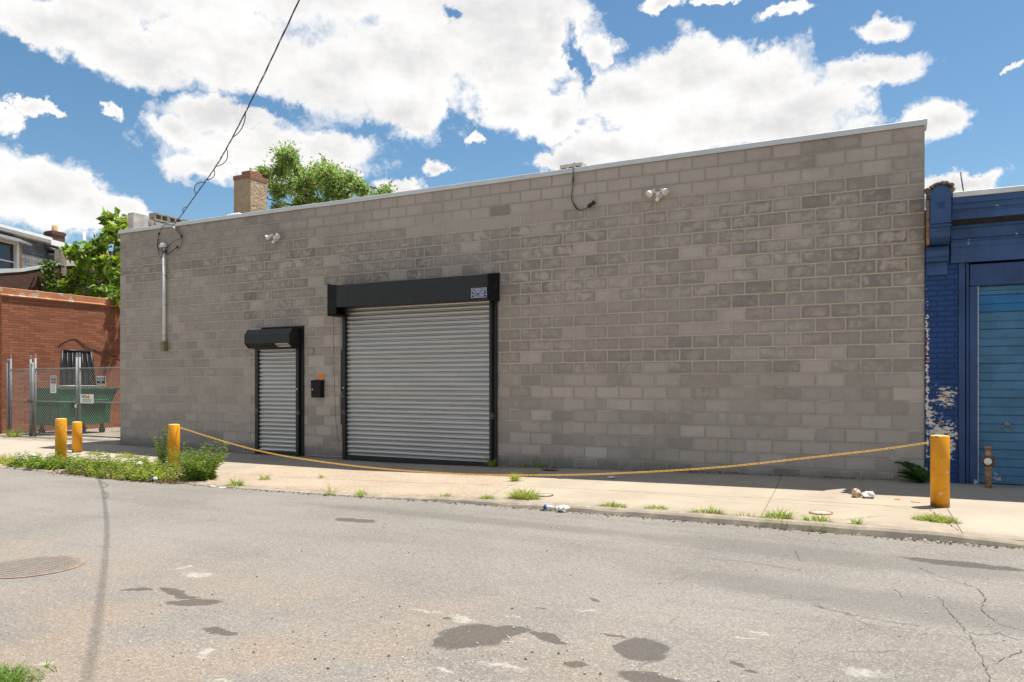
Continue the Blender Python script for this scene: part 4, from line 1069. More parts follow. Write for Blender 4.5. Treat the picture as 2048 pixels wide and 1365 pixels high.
# ------------------------------------------------------------------ chain-link fence, gates, signs
def mesh_panel(mb, x0, x1, z0, z1, y, pitch=.088, r=.0026):
    W, H = x1 - x0, z1 - z0; n = int((W + H) / pitch) + 1
    for s_ in (1, -1):
        for k in range(n):
            c = k * pitch
            # line u = c - H + t, v = t (45 deg, stretched taller than wide)
            a = Vector((c - H, 0)); pts = []
            t0 = max(0, -(c - H)); t1 = min(H, W - (c - H))
            if t1 - t0 < .01: continue
            u0, u1 = c - H + t0, c - H + t1
            if s_ < 0: u0, u1 = W - u0, W - u1
            mb.tube([(x0 + u0, y + s_ * .003, z0 + t0), (x0 + u1, y + s_ * .003, z0 + t1)], r, 3, cap=False)
def stand(mb, x, y, z0, z1, r, ball=True):
    mb.tube([(x, y, z0), (x, y, z1)], r, 14)
    if ball: mb.lathe([(r * 1.15, 0), (r * 1.15, .02), (r * .5, .035), (r * .75, .06), (r * .6, .085), (.003, .095)], (x, y, z1), 14)
def rail(mb, x0, x1, y, z, r=.02): mb.tube([(x0, y, z), (x1, y, z)], r, 10)
FY = .9
fz = -.05
f1 = thing('chain_link_fence', 'narrow chain-link fence bay against the brick wall', 'fence', (-5.6, FY, fz))
mb = MB(); stand(mb, -6.15, FY, fz, 2.06, .04); mb.build('post', M['galv'], f1)
mb = MB(); stand(mb, -6.07, FY + .03, fz, 2.19, .024); mb.build('post', M['galv'], f1)
for z in (1.85, .97, .05):
    mb = MB(); rail(mb, -6.05, -5.12, FY + .02, z, .018); mb.build('rail', M['galv'], f1)
mb = MB(); mesh_panel(mb, -6.03, -5.12, .03, 1.87, FY + .02); mb.build('mesh', M['wire'], f1)
mb = MB(); stand(mb, -5.08, FY, fz, 2.16, .03); mb.build('post', M['galv'], f1)
def gate(x0, x1, label, hx):
    t = thing('chain_link_gate', label, 'gate', (x0, FY, fz), 'pair of chain-link gates closing the alley')
    mb = MB(); stand(mb, x0, FY, fz, 2.19, .032); mb.build('post', M['galv'], t)
    mb = MB(); stand(mb, x1, FY, fz + .05, 2.19 if x1 < -1 else 1.95, .026, x1 < -1); mb.build('post', M['galv'], t)
    for z in (1.86, .95, .05):
        mb = MB(); rail(mb, x0, x1, FY, z); mb.build('rail', M['galv'], t)
    mb = MB(); mesh_panel(mb, x0 + .03, x1 - .03, .03, 1.88, FY - .012); mb.build('mesh', M['wire'], t)
    return t
g1 = gate(-4.86, -3.03, 'left chain-link gate leaf carrying the tall narrow notice', 0)
mb = MB(); stand(mb, -4.99, FY - .02, fz - .02, 2.04, .05, False); mb.build('hinge_post', M['galv'], g1)
mb = MB(); mb.tube([(-5.12, FY - .05, .98), (-5.0, FY - .08, .93), (-4.86, FY - .06, .95)], .02, 8); mb.build('hinge', M['rust'], g1)
g2 = gate(-2.90, -.03, 'right chain-link gate leaf carrying the white rectangular sign', 0)
mb = MB(); mb.tube([(-3.03, FY - .04, .93), (-2.95, FY - .07, .88), (-2.90, FY - .04, .94)], .01, 6); mb.box(-3.0, -2.93, FY - .08, FY - .05, .80, .89, bev=.01); mb.build('padlock', M['chrome'], g2)
# notices
def board(name, x0, x1, z0, z1, y, mats, label, lines, bands=()):
    t = thing(name, label, 'sign', ((x0 + x1) / 2, y, z0))
    mb = MB(); mb.box(x0, x1, y - .002, y + .002, z0, z1, bev=.0008); mb.build('plate', M[mats], t)
    for (a, b, c, d_, mt) in bands:
        mb = MB(); mb.box(a, b, y - .0042, y - .0026, c, d_); mb.build('band', M[mt], t)
    for tx, xc, zc, h, wd, mt in lines:
        lettering('lettering', tx, h, (xc, y - .0045, zc), (1, 0, 0), (0, 0, 1), M[mt], t, wd, bold=h * .02)
    return t
SY = FY - .05
board('notice_board', -4.09, -3.835, 1.19, 1.665, SY, 'white_paint', 'tall narrow notice, black above and white below, on the gate mesh',
      [('DO NOT', -3.96, 1.60, .075, .17, 'letter_white'), ('BLOCK', -3.96, 1.525, .075, .17, 'letter_white'), ('DRIVEWAY', -3.96, 1.455, .055, .2, 'letter_white'),
       ('CARS', -3.96, 1.375, .06, .13, 'sign_grey'), ('WILL BE', -3.96, 1.31, .055, .15, 'sign_grey'), ('TOWED', -3.96, 1.245, .06, .16, 'sign_grey')],
      [(-4.07, -3.855, 1.43, 1.645, 'sign_black')])
board('notice_board', -2.13, -1.755, 1.385, 1.645, SY, 'white_paint', 'small black notice with white words near the block wall corner',
      [('PRIVATE', -1.94, 1.60, .065, .26, 'letter_white'), ('PROPERTY', -1.94, 1.537, .06, .30, 'letter_white'), ('NO', -1.94, 1.487, .045, .08, 'letter_white'), ('TRESPASSING', -1.94, 1.43, .055, .31, 'letter_white')],
      [(-2.115, -1.77, 1.40, 1.63, 'sign_black')])
board('company_sign', -2.79, -2.24, .925, 1.165, SY, 'white_paint', 'white rectangular sign with green and yellow letters on the gate',
      [('W', -2.66, 1.095, .13, .15, 'letter_green'), ('M', -2.49, 1.095, .13, .16, 'letter_yellow'), ('TRASH REMOVAL', -2.52, 1.015, .045, .40, 'sign_grey'), ('SERVICE', -2.52, .965, .045, .38, 'sign_grey')])

# dumpster: long lit side faces the block building
du = thing('dumpster', 'green steel dumpster with its black lid thrown open in the alley', 'dumpster', (-5.2, 2.3, -.04))
mb = MB()
X1, X0 = -4.66, -5.86; Y0, YB, YT = 1.45, 3.02, 3.30; zb0, zt = .24, 1.29
def ring(z, t): return [(X0, Y0, z), (X1 - .0, Y0, z), (X1, YB + (YT - YB) * t, z), (X0, YB + (YT - YB) * t, z)]
a, b_, c_ = ring(zb0, 0), ring(.85, .15), ring(zt, 1)
for p_, q_ in ((a, b_), (b_, c_)):
    for k in range(4): mb.quad([p_[k], p_[(k + 1) % 4], q_[(k + 1) % 4], q_[k]])
mb.quad(a[::-1])
ins = [(X0 + .05, Y0 + .05, .5), (X1 - .05, Y0 + .05, .5), (X1 - .05, YT - .2, .5), (X0 + .05, YT - .2, .5)]
mb.quad(ins)
mb.build('body', M['dumpster'], du, recalc=True)
mb = MB()
mb.box(X0 - .03, X1 + .03, Y0 - .03, Y0 + .03, zt - .03, zt + .035, bev=.006); mb.box(X1 - .03, X1 + .035, Y0 + .031, YT + .03, zt - .03, zt + .035, bev=.006); mb.box(X0 - .03, X0 + .03, Y0 + .031, YT + .03, zt - .03, zt + .035, bev=.006); mb.box(X0 + .031, X1 - .031, YT - .03, YT + .03, zt - .03, zt + .035, bev=.006)
mb.box(X1, X1 + .03, Y0 + .25, YB - .1, .60, .64, bev=.004); mb.box(X1, X1 + .10, Y0 + .35, YB - .1, .88, .98, bev=.01)
mb.build('rim', M['dumpster'], du)
for (xx_, yy_) in ((X0 + .15, Y0 + .15), (X1 - .15, Y0 + .15), (X0 + .15, YB - .15), (X1 - .15, YB - .15)):
    mb = MB(); mb.tube([(xx_ - .03, yy_, .05), (xx_ + .03, yy_, .05)], .09, 16); mb.box(xx_ - .045, xx_ + .045, yy_ - .03, yy_ + .03, .10, .245); mb.build('caster', M['rubber'], du)
mb = MB()
def lidp(t, s_): # t along hinge, s up the lid ; leans back over the hinge, tapering
    yb_ = 2.30 + (1.12) * t; yt_ = 2.47 + (.92) * t
    return Vector((-5.93 - .18 * s_, yb_ + (yt_ - yb_) * s_, 1.34 + 1.13 * s_))
N = 12
for i in range(N):
    for j in range(6):
        mb.quad([lidp(i / N, j / 6), lidp((i + 1) / N, j / 6), lidp((i + 1) / N, (j + 1) / 6), lidp(i / N, (j + 1) / 6)])
for k in range(1, 6):
    t = k / 6
    mb.tube([lidp(t, .06) + Vector((.015, 0, 0)), lidp(t, .94) + Vector((.015, 0, 0))], .022, 6)
for (s0, t0, s1, t1) in ((1, 0, 1, 1), (0, 0, 1, 0), (0, 1, 1, 1), (0, 0, 0, 1)):
    mb.tube([lidp(t0, s0), lidp((t0 + t1) / 2, (s0 + s1) / 2), lidp(t1, s1)], .035, 8)
mb.build('lid', M['lid'], du)
mb = MB(); mb.tube([(-5.9, 2.2, 1.37), (-5.9, 3.42, 1.37)], .022, 8); mb.build('hinge_bar', M['wire'], du)
pb = thing('pallet', 'dark weathered pallet leaning behind the green dumpster', 'pallet', (-4.6, 3.8, 0))
for k in range(5):
    mb = MB(); y = 3.55 + k * .19; mb.box(-4.78, -4.74, y, y + .1, -.04, 1.05, bev=.004); mb.build('board', M['dark_card'], pb)
for z in (.1, .5, .9):
    mb = MB(); mb.box(-4.74, -4.66, 3.5, 4.45, z, z + .09, bev=.004); mb.build('rail', M['dark_card'] if z != .5 else M['wood'], pb)

# ------------------------------------------------------------------ brick yard wall, sooty wall, row house
bw = thing('brick_wall', 'orange-red brick yard wall with rust-coloured peeling coping', 'wall', (-7.1, 8, 0))
mb = MB(); mb.box(-7.35, -7.0, 1.2, 16, -.2, 4.05); mb.build('wall', M['brick'], bw, uv=True)
mb = MB(); mb.box(-14, -7.36, 1.18, 1.5, -.2, 4.05); mb.build('front_wall', M['brick_corner'], bw, uv=True)
mb = MB(); mb.prism([(-7.37, 4.05), (-6.985, 4.05), (-6.965, 4.06), (-6.94, 4.085), (-6.965, 4.11), (-6.985, 4.12), (-6.985, 4.30), (-7.02, 4.315), (-7.37, 4.315)], 1.15, 16, 'y'); mb.build('coping', M['coping_rust'], bw)
tv = MB()
vine_l = [[(2.9, 2.65), (3.2, 2.86), (3.45, 2.92), (3.7, 2.8), (4.0, 2.62), (4.3, 2.5), (4.6, 2.3)], [(3.45, 2.92), (3.75, 2.7), (4.0, 2.45), (4.12, 2.25)], [(4.1, 2.6), (4.5, 2.52), (4.9, 2.35), (5.4, 2.2)]]
for l in vine_l: tv.tube(smooth([(-6.985, a, b) for a, b in l]), .008, 5)
tag(tv.build('dead_vine', M['bark']), 'bare dead vine stems crossing the orange brick wall', 'vine')

dk = thing('party_wall', 'sooty dark brick party wall with sloping pale flashing behind the yard', 'wall', (-12.2, 5, 0))
mb = MB(); mb.prism([(-4, -.2), (14, -.2), (14, 6.5), (9, 6.45), (6.40, 5.99), (6.15, 6.0), (4.74, 5.56), (3.94, 5.40), (-4, 3.8)], -12.35, -12.0, 'x'); mb.build('wall', M['brick_dark'], dk, uv=True)
mb = MB(); mb.prism([(-4, 3.82), (3.94, 5.41), (4.74, 5.57), (6.15, 6.01), (6.15, 6.09), (4.74, 5.69), (3.94, 5.57), (-4, 3.98)], -12.4, -11.97, 'x'); mb.build('flashing', M['flash'], dk)
mb = MB(); mb.box(-12.38, -11.96, 6.16, 6.36, 5.6, 6.64); mb.build('pier', M['stub'], dk)
mb = MB(); mb.prism([(6.37, 6.0), (9, 6.46), (9, 6.70), (6.37, 6.22)], -12.4, -11.97, 'x'); mb.build('flashing', M['flash'], dk)
mb = MB(); mb.prism([(6.37, 6.225), (9, 6.705), (9, 6.95), (6.37, 6.48)], -12.3, -12.05, 'x'); mb.build('siding', M['wood'], dk)
pw = MB(); pw.tube(smooth([(-11.9, 2.6, 3.72), (-11.9, 4.5, 4.05), (-11.9, 6.4, 4.35), (-11.9, 9, 4.7)]), .012, 5); tag(pw.build('wall_cable', M['rubber_grey']), 'thin grey cable strung along the sooty brick wall', 'cable')

# row house: mansard front turned a little towards the street
rh = thing('row_house', 'row house with dark shingled mansard and white cornice in the distance', 'house', (-24, 12, 0))
P0 = Vector((-23.23, 10.2, 0)); dv = Vector((-.357, .934, 0)).normalized(); nv = Vector((dv.y, -dv.x, 0))
def H(u, o_, z): p = P0 + dv * u + nv * o_; return (p.x, p.y, z)
def hbox(mb, u0, u1, o0, o1, z0, z1):
    vs = [H(u, o_, z) for u in (u0, u1) for o_ in (o0, o1) for z in (z0, z1)]
    mb.mesh(vs, [(0, 1, 3, 2), (4, 6, 7, 5), (0, 4, 5, 1), (2, 3, 7, 6), (0, 2, 6, 4), (1, 5, 7, 3)])
mb = MB(); hbox(mb, -7, 5.75, -8, 0, 0, 6.0); mb.build('wall', M['brick_dark'], rh, uv=True)
mb = MB()
vs = [H(-7, .05, 6.0), H(5.7, .05, 6.0), H(5.7, -.30, 9.09), H(-7, -.30, 9.09), H(-7, -8, 6.0), H(5.7, -8, 6.0), H(5.7, -8, 8.95), H(-7, -8, 8.95)]
mb.mesh(vs, [(0, 1, 2, 3), (1, 5, 6, 2), (4, 0, 3, 7), (3, 2, 6, 7)]); mb.build('mansard', M['shingle'], rh, uv=True)
mb = MB(); hbox(mb, -7, 3.55, -.6, .06, 9.10, 9.24); hbox(mb, -7, 3.55, -.6, .12, 9.241, 9.40); hbox(mb, 3.56, 5.5, -.6, .05, 9.02, 9.32); hbox(mb, 5.5, 5.98, -.5, .08, 7.2, 9.32); mb.build('cornice', M['white_paint'], rh)
mb = MB(); hbox(mb, -7, 5.75, -.3, .12, 5.85, 6.1); mb.build('gutter', M['white_paint'], rh)
for (u0, u1, z0, z1, side) in ((-.9, .85, 6.7, 8.5, 'wood'), (3.75, 4.5, 6.95, 8.45, 'shingle')):
    f = None
    mb = MB(); hbox(mb, u0, u0 + .16, -.3, .35, z0, z1); hbox(mb, u1 - .16, u1, -.3, .35, z0, z1); hbox(mb, u0, u1, -.3, .35, z1, z1 + .14); hbox(mb, u0, u1, -.3, .38, z0 - .1, z0)
    f = mb.build('dormer_window', M['white_paint'], rh)
    mb = MB(); hbox(mb, u0 + .16, u1 - .16, .1, .16, z0, z1); mb.build('pane', M['glass'], f)
    mb = MB(); hbox(mb, u0 + .16, u1 - .16, .17, .2, (z0 + z1) / 2 - .03, (z0 + z1) / 2 + .03); mb.build('sash_bar', M['white_paint'], f)
    for (ua, ub) in ((u1 + .005, u1 + .2), (u0 - .2, u0 - .005)):
        mb = MB(); hbox(mb, ua, ub, -.3, .33, z0, z1); mb.build('casing', M[side], f, uv=True)
    mb = MB(); vs = [H(u0 - .3, .75, z1 + .10), H(u1 + .4, .75, z1 + .10), H(u1 + .4, -.3, z1 + .55), H(u0 - .3, -.3, z1 + .55), H(u0 - .3, .75, z1 + .02), H(u1 + .4, .75, z1 + .02), H(u1 + .4, -.3, z1 + .4), H(u0 - .3, -.3, z1 + .4)]
    mb.mesh(vs, [(0, 1, 2, 3), (0, 4, 5, 1), (1, 5, 6, 2), (0, 3, 7, 4), (4, 7, 6, 5)]); mb.build('hood', M['shingle'], f, uv=True)
mb = MB(); mb.box(-29.05, -28.35, 16.0, 16.8, 8.5, 10.60); mb.box(-29.1, -28.3, 15.95, 16.85, 10.38, 10.55); mb.build('chimney', M['brick_dark'], rh, uv=True)
mb = MB(); c = Vector((-28.7, 16.4, 10.55)); mb.lathe([(.17, 0), (.19, .05), (.17, .1), (.17, .42)], c, 14); mb.build('chimney_pot', M['wood'], rh)
mb = MB(); c = Vector(H(1.3, -.9, 9.3)); mb.lathe([(.1, 0), (.1, .22), (.17, .24), (.05, .36)], c, 14); mb.build('roof_vent', M['flash'], rh)
vp = MB(); vp.tube([(-25.2, 15.92, 8.8), (-25.2, 15.92, 10.19)], .08, 12); tag(vp.build('vent_pipe', M['white_paint']), 'slim white vent pipe standing between the row house and the leafy tree', 'pipe')
lr = MB(); lr.box(-32, -26, 16, 22, 0, 9.05); tag(lr.build('low_house', M['flash']), 'low pale flat-roofed house end glimpsed past the white cornice', 'house')

# ------------------------------------------------------------------ plants
def rv(): 
    v = Vector((random.gauss(0, 1), random.gauss(0, 1), random.gauss(0, 1))); return v.normalized()
def tree(name, label, base, limbs, clumps, nleaf, L, W, cols, trunk_r, droop=.25, sub=10, mat='leaf', spread=.30):
    t = thing(name, label, 'tree', base)
    mb = MB()
    for pts, r0, r1 in limbs:
        sp_ = smooth(pts, 5); n = len(sp_); mb.tube(sp_, [r0 + (r1 - r0) * i / (n - 1) for i in range(n)], 7)
    tips = []
    ends = [Vector(p) for pts, _, _ in limbs for p in smooth(pts, 4)[4:]]
    cl = []
    for (x, y, z, r) in clumps:
        c = Vector((x, y, z)); near = min(ends, key=lambda e: (e - c).length)
        mid = near.lerp(c, .5) + rv() * .15
        mb.tube([near, mid, c], [.03, .02, .008], 5)
        for k in range(sub):
            v = rv(); v.z *= .6; p = c + v * r * random.uniform(.35, 1.0)
            mb.tube([c, c.lerp(p, .5) + rv() * .06, p], [.012, .008, .004], 4)
            tips.append((c, p, r))
    mb.build('trunk', M['bark'], t)
    mb = MB()
    for (c, p, r) in tips:
        shade = random.uniform(.8, 1.15)
        for k in range(nleaf):
            f = random.uniform(.45, 1.12); q_ = c.lerp(p, f) + rv() * r * random.uniform(.05, spread)
            d_ = (q_ - c).normalized() * .5 + rv() * .7 + Vector((0, 0, -.2))
            cc = random.choice(cols); s_ = shade * random.uniform(.75, 1.25); l = L * random.uniform(.6, 1.2)
            sd = rv(); sd.z *= .4
            mb.leaf(q_, d_, sd, l, l * W, (cc[0] * s_, cc[1] * s_, cc[2] * s_, 1), 0, droop * random.uniform(.3, 1.5))
    mb.build('crown', M[mat], t)
    return t
random.seed(31)
bt = [(-9.78, 11.4, .5), (-9.31, 12.0, .6), (-8.32, 12.15, .75), (-7.41, 11.75, .75), (-6.53, 11.35, .75), (-5.66, 11.02, .7), (-4.82, 10.8, .65), (-3.99, 10.45, .6), (-3.37, 10.0, .45), (-3.02, 9.6, .4), (-9.35, 10.7, .5), (-9.75, 10.15, .6), (-8.9, 9.75, .6), (-7.41, 10.05, .55), (-6.4, 10.35, .6), (-5.44, 10.15, .6), (-4.54, 9.85, .6), (-6.88, 9.5, .6), (-9.4, 9.5, .7), (-8.02, 11.3, .6), (-8.94, 11.5, .6), (-5.15, 9.4, .5), (-7.2, 11.0, .6), (-6.0, 10.7, .6), (-8.2, 9.3, .6), (-4.2, 9.3, .5), (-8.7, 10.9, .7), (-7.9, 10.7, .65), (-8.4, 10.2, .6), (-8.0, 11.9, .6), (-9.0, 11.7, .6), (-6.9, 11.2, .6), (-9.75, 11.0, .5), (-4.0, 9.8, .55), (-5.2, 10.5, .6), (-7.0, 9.8, .6)]
bt = [(-6.3 + (x + 6.4) * .88 + random.uniform(-.05, .05), 15 + random.uniform(-1.3, 1.3), z - .32, r * .8) for x, z, r in bt]
tree('locust_tree', 'tall open-crowned tree with small yellow-green leaves behind the chimney', (-6.3, 15, 0),
     [([(-6.3, 15, 0), (-6.2, 15, 4), (-6.5, 15, 7.5), (-7.0, 15.1, 9.4), (-7.9, 15.1, 10.4), (-8.5, 15.2, 11.2)], .28, .04), ([(-6.5, 15, 7.5), (-5.9, 15, 9.2), (-5.3, 14.8, 9.8), (-4.4, 14.7, 10.1), (-3.4, 14.6, 9.9)], .12, .03), ([(-6.6, 15, 8.2), (-6.75, 15.2, 9.6), (-6.5, 15.3, 10.5), (-6.1, 15.2, 11.0)], .1, .03), ([(-7.0, 15.1, 9.4), (-8.3, 14.7, 9.7), (-9.6, 14.5, 10.1)], .07, .02), ([(-7.9, 15.1, 10.4), (-9.0, 15.3, 10.9), (-9.7, 15.4, 11.4)], .05, .02)],
     bt, 40, .17, .5, [(.24, .37, .12), (.29, .43, .15), (.19, .31, .09), (.34, .44, .15), (.46, .42, .13), (.15, .25, .08)], .28, .3, 14, 'leaf_pale', .85)
random.seed(33)
lt = []
for (x, y_, z) in [(-11.45, 8, 8.01), (-11.64, 8, 7.56), (-11.24, 8, 7.02), (-12.17, 8, 7.35), (-12.58, 8, 6.93), (-13.2, 8, 7.0), (-14.2, 8, 6.95), (-13.35, 8, 6.58), (-12.39, 8, 6.3), (-11.45, 8, 6.24), (-13.61, 8, 6.02), (-14.44, 8, 5.56), (-13.13, 8, 5.49), (-12.17, 8, 5.57), (-11.39, 8, 5.23), (-12.64, 8, 5.13), (-13.88, 8, 5.78), (-11.09, 8, 7.71), (-11.09, 8, 5.81), (-10.78, 8, 4.79), (-11.9, 8, 5.0), (-13.4, 8, 5.0)]:
    yy = 6.0 + random.uniform(-.8, .8); k = (yy + 12.0955) / 20.0955
    lt.append((16.7564 + (x - 16.7564) * k, yy, 1.45 + (z - 1.45) * k, random.uniform(.24, .32) if (x < -13.2 and z > 6.8) else random.uniform(.42, .58)))
tree('catalpa_tree', 'lush tree with broad bright green leaves beside the block building corner', (-8.6, 6.2, 0),
     [([(-8.6, 6.2, 0), (-8.7, 6.2, 3), (-8.9, 6.1, 4.6), (-8.8, 6.1, 6), (-8.6, 6.1, 7)], .14, .03), ([(-8.8, 6.1, 4.0), (-9.8, 6.1, 4.8), (-10.8, 6, 5.2)], .07, .02), ([(-8.9, 6.1, 4.8), (-9.8, 6.2, 5.8), (-10.8, 6.1, 6.4)], .07, .02), ([(-8.7, 6.1, 3.6), (-8.2, 6, 4.6), (-7.9, 6, 5.6)], .06, .02)],
     lt, 7, .32, .72, [(.13, .22, .025), (.18, .29, .035), (.24, .35, .05), (.09, .16, .025), (.28, .37, .06)], .14, .35, 9)
random.seed(35)
vi = thing('ivy_column', 'leafy ivy climbing a stump on the sooty brick wall', 'ivy', (-11.7, 5.5, 4.3))
mb = MB(); mb.tube(smooth([(-11.8, 5.5, 0), (-11.8, 5.55, 4), (-11.8, 5.5, 6.0)]), .06, 7); mb.build('stem', M['bark'], vi)
mb = MB()
for k in range(520):
    z = random.uniform(4.2, 6.1); wd = .26 if z > 5 else .26 + (5 - z) * .45
    p = Vector((-11.75 + random.uniform(-.1, .25), 5.5 + random.gauss(0, wd * .6), z)); s_ = random.uniform(.7, 1.3); cc = random.choice([(.09, .17, .03), (.13, .22, .04), (.17, .24, .05)])
    mb.leaf(p, Vector((.7, random.gauss(0, .6), -.5)), rv(), random.uniform(.1, .19), .12, (cc[0] * s_, cc[1] * s_, cc[2] * s_, 1))
mb.build('foliage', M['leaf'], vi)

def sprig(mb, base, h, lean, n, L, W, cols, stem=.004, spread=1.0):
    b = Vector(base); top = b + Vector((lean[0], lean[1], 1)).normalized() * h
    mid = b.lerp(top, .5) + Vector((lean[0] * -.15, lean[1] * -.15, 0)) * h
    mb.tube([b, mid, top], [stem, stem * .7, stem * .3], 4, col=(cols[0][0] * .8, cols[0][1] * .7, cols[0][2], 1))
    for k in range(n):
        t = .12 + .88 * (k + random.random()) / n
        p = b.lerp(mid, t * 2) if t < .5 else mid.lerp(top, t * 2 - 1)
        a = k * 2.4 + random.random(); d_ = Vector((math.cos(a) * spread, math.sin(a) * spread, .55 - .5 * (1 - t)))
        cc = random.choice(cols); s_ = random.uniform(.75, 1.3); l = L * (1.15 - .6 * t) * random.uniform(.7, 1.2)
        mb.leaf(p, d_, Vector((-math.sin(a), math.cos(a), random.uniform(-.3, .3))), l, l * W, (cc[0] * s_, cc[1] * s_, cc[2] * s_, 1), 0, .35)
GW = [(.17, .25, .045), (.22, .31, .05), (.26, .34, .06), (.12, .19, .04)]
GY = [(.30, .36, .06), (.35, .39, .08), (.25, .32, .05), (.36, .33, .12)]
# the low weed strip that nobody could count
random.seed(41)
mb = MB()
def kerbz(x, y): return side_z(x, y) if y > YC else interp(x, GX, ZR)
def strip(x0, x1, y0, y1, n, hmax, cols, L):
    for _ in range(int(n * 1.7)):
        x = random.uniform(x0, x1); y = random.uniform(y0, y1)
        d_ = mnoise.noise(Vector((x * 1.6, y * 2.2, 7)))
        if d_ < -.18: continue
        h = hmax * 1.22 * random.uniform(.3, 1.0) * (.75 + .6 * d_)
        sprig(mb, (x, y, kerbz(x, y) - .01), h, (random.gauss(0, .45), random.gauss(0, .45)), random.randint(8, 14), L * random.uniform(.8, 1.2), .45, cols, .0025)
strip(1.75, 3.9, -3.62, -3.0, 170, .30, GW, .085)
strip(3.7, 4.9, -3.75, -2.9, 120, .28, GW + GY[:1], .085)
strip(4.4, 6.0, -3.85, -2.6, 210, .22, GY + GW[:2], .075)
strip(5.0, 6.6, -3.7, -2.9, 110, .22, GY + GW[1:3], .08)
strip(.4, 1.7, -3.6, -2.9, 70, .14, GY, .06)
strip(3.9, 4.4, -2.9, -2.3, 22, .3, GW, .08)
for _ in range(60):
    x = random.uniform(1.9, 6.4); y = random.uniform(-3.6, -2.8)
    sprig(mb, (x, y, kerbz(x, y)), random.uniform(.18, .36), (random.gauss(0, .3), random.gauss(0, .3)), random.randint(10, 18), .10, .3, GW, .003)
for _ in range(70):
    x = random.uniform(3.8, 6.4); y = random.uniform(-3.7, -3.0)
    sprig(mb, (x, y, kerbz(x, y)), random.uniform(.12, .3), (random.gauss(0, .6), random.gauss(0, .6)), random.randint(4, 9), .06, .35, [(.22, .14, .08), (.17, .10, .06), (.28, .21, .12)], .003)
for _ in range(1100):    # dry stalks and dead leaf litter along the front
    x = random.uniform(3.4, 6.6); y = -3.62 - (x - 3.4) * .03 + random.gauss(0, .12); cc = random.choice([(.20, .13, .07), (.15, .09, .05), (.26, .19, .11)])
    mb.leaf((x, y, kerbz(x, y) + random.uniform(0, .05)), Vector((random.gauss(0, 1), random.gauss(0, 1), .15)), rv(), random.uniform(.03, .08), .02, (*cc, 1))
tag(mb.build('weeds', M['leaf']), 'low tangle of green and dry weeds smothering the kerb by the bollards', 'weeds', None, 'stuff')

random.seed(43)
sh = thing('bushy_weed', 'round bushy weed with narrow leaves at the end of the weed strip', 'weed', (6.55, -3.3, -.11))
mb = MB()
for k in range(110):
    a = random.uniform(0, 6.28); rr = random.random() ** .6
    sprig(mb, (6.55 + .16 * math.cos(a) * rr, -3.3 + .14 * math.sin(a) * rr, -.13), random.choice([.28, .38, .45, .52, .62]) * random.uniform(.85, 1.1), (math.cos(a) * rr * random.uniform(.3, 1.3), math.sin(a) * rr * random.uniform(.3, 1.3)), 26, .10, .22, GW + [(.19, .28, .06)], .004)
mb.build('foliage', M['leaf'], sh)
tw = thing('tall_weed', 'tall upright weed standing against the bollard that holds the chain', 'weed', (4.72, -2.55, -.1))
mb = MB()
for k in range(6): sprig(mb, (4.70 + random.gauss(0, .05), -2.52 + random.gauss(0, .05), -.1), random.uniform(.45, .8), (random.gauss(-.02, .1), random.gauss(0, .1)), 46, .10, .25, GW, .005)
mb.build('foliage', M['leaf'], tw)
yw = thing('young_weed', 'slender yellow-green seedling leaning in front of the wall corner', 'weed', (1.9, -2.0, -.1))
mb = MB(); sprig(mb, (2.25, -2.1, -.1), .34, (-.45, .1), 9, .06, .4, GY); mb.build('foliage', M['leaf'], yw)
yw = thing('young_weed', 'thin tall seedling against the block wall near the corner', 'weed', (1.9, -.35, -.07))
mb = MB(); sprig(mb, (1.75, -.3, -.05), .55, (.05, 0), 12, .07, .35, GY); sprig(mb, (2.15, -.25, -.06), .25, (.1, 0), 16, .09, .35, GW); mb.build('foliage', M['leaf'], yw)
fe = thing('fern_weed', 'dark green fern-like weed at the foot of the wall end', 'weed', (17.03, -.16, .07))
mb = MB(); random.seed(44)
for k in range(17):
    a = math.pi + random.uniform(-1.3, 1.6); Lf = random.uniform(.24, .44); rise = random.uniform(.5, 2.0)
    b = Vector((17.06, -.14, .06)); 
    pts = [b + Vector((math.cos(a) * Lf * t, math.sin(a) * Lf * t * .6, Lf * rise * (t - .55 * t * t))) for t in (0, .25, .5, .75, 1)]
    mb.tube(pts, [.004, .003, .003, .002, .001], 4, col=(.05, .09, .02, 1))
    for i in range(14):
        t = .12 + .88 * i / 13; p = pts[min(3, int(t * 4))].lerp(pts[min(4, int(t * 4) + 1)], t * 4 - int(t * 4)); ax_ = (pts[-1] - pts[0]).normalized(); sd = ax_.cross(Vector((0, 0, 1))).normalized()
        for s_ in (1, -1):
            v = random.uniform(.8, 1.2); mb.leaf(p, sd * s_ + ax_ * .5, ax_, .13 * (1.1 - t * .75), .045, (.07 * v, .16 * v, .04 * v, 1))
mb.build('fronds', M['leaf'], fe)

GB = [(.26, .36, .05), (.33, .41, .07), (.19, .29, .045), (.36, .38, .11)]
def tuft(x, y, rx, ry, h, n, label, cols=GB, wblade=.007, seed=0):
    random.seed(100 + seed)
    mb = MB(); z = kerbz(x, y)
    for _ in range(int(n * 1.7)):
        a = random.uniform(0, 6.28); rr = math.sqrt(random.random()); px, py = x + rx * rr * math.cos(a), y + ry * rr * math.sin(a)
        d_ = Vector((math.cos(a) * rr * .6 + random.gauss(0, .35), math.sin(a) * rr * .6 + random.gauss(0, .35), 1.0)); cc = random.choice(cols); s_ = random.uniform(.75, 1.2)
        mb.blade((px, py, kerbz(px, py) - .005), d_, Vector((-math.sin(a), math.cos(a), 0)), h * 1.5 * random.uniform(.5, 1.15) * (1.1 - .4 * rr), wblade * 1.3, random.uniform(.15, .6), (cc[0] * s_, cc[1] * s_, cc[2] * s_, 1))
    return tag(mb.build('grass_tuft', M['grass']), label, 'grass', 'grass tufts in the cracks and along the kerb')
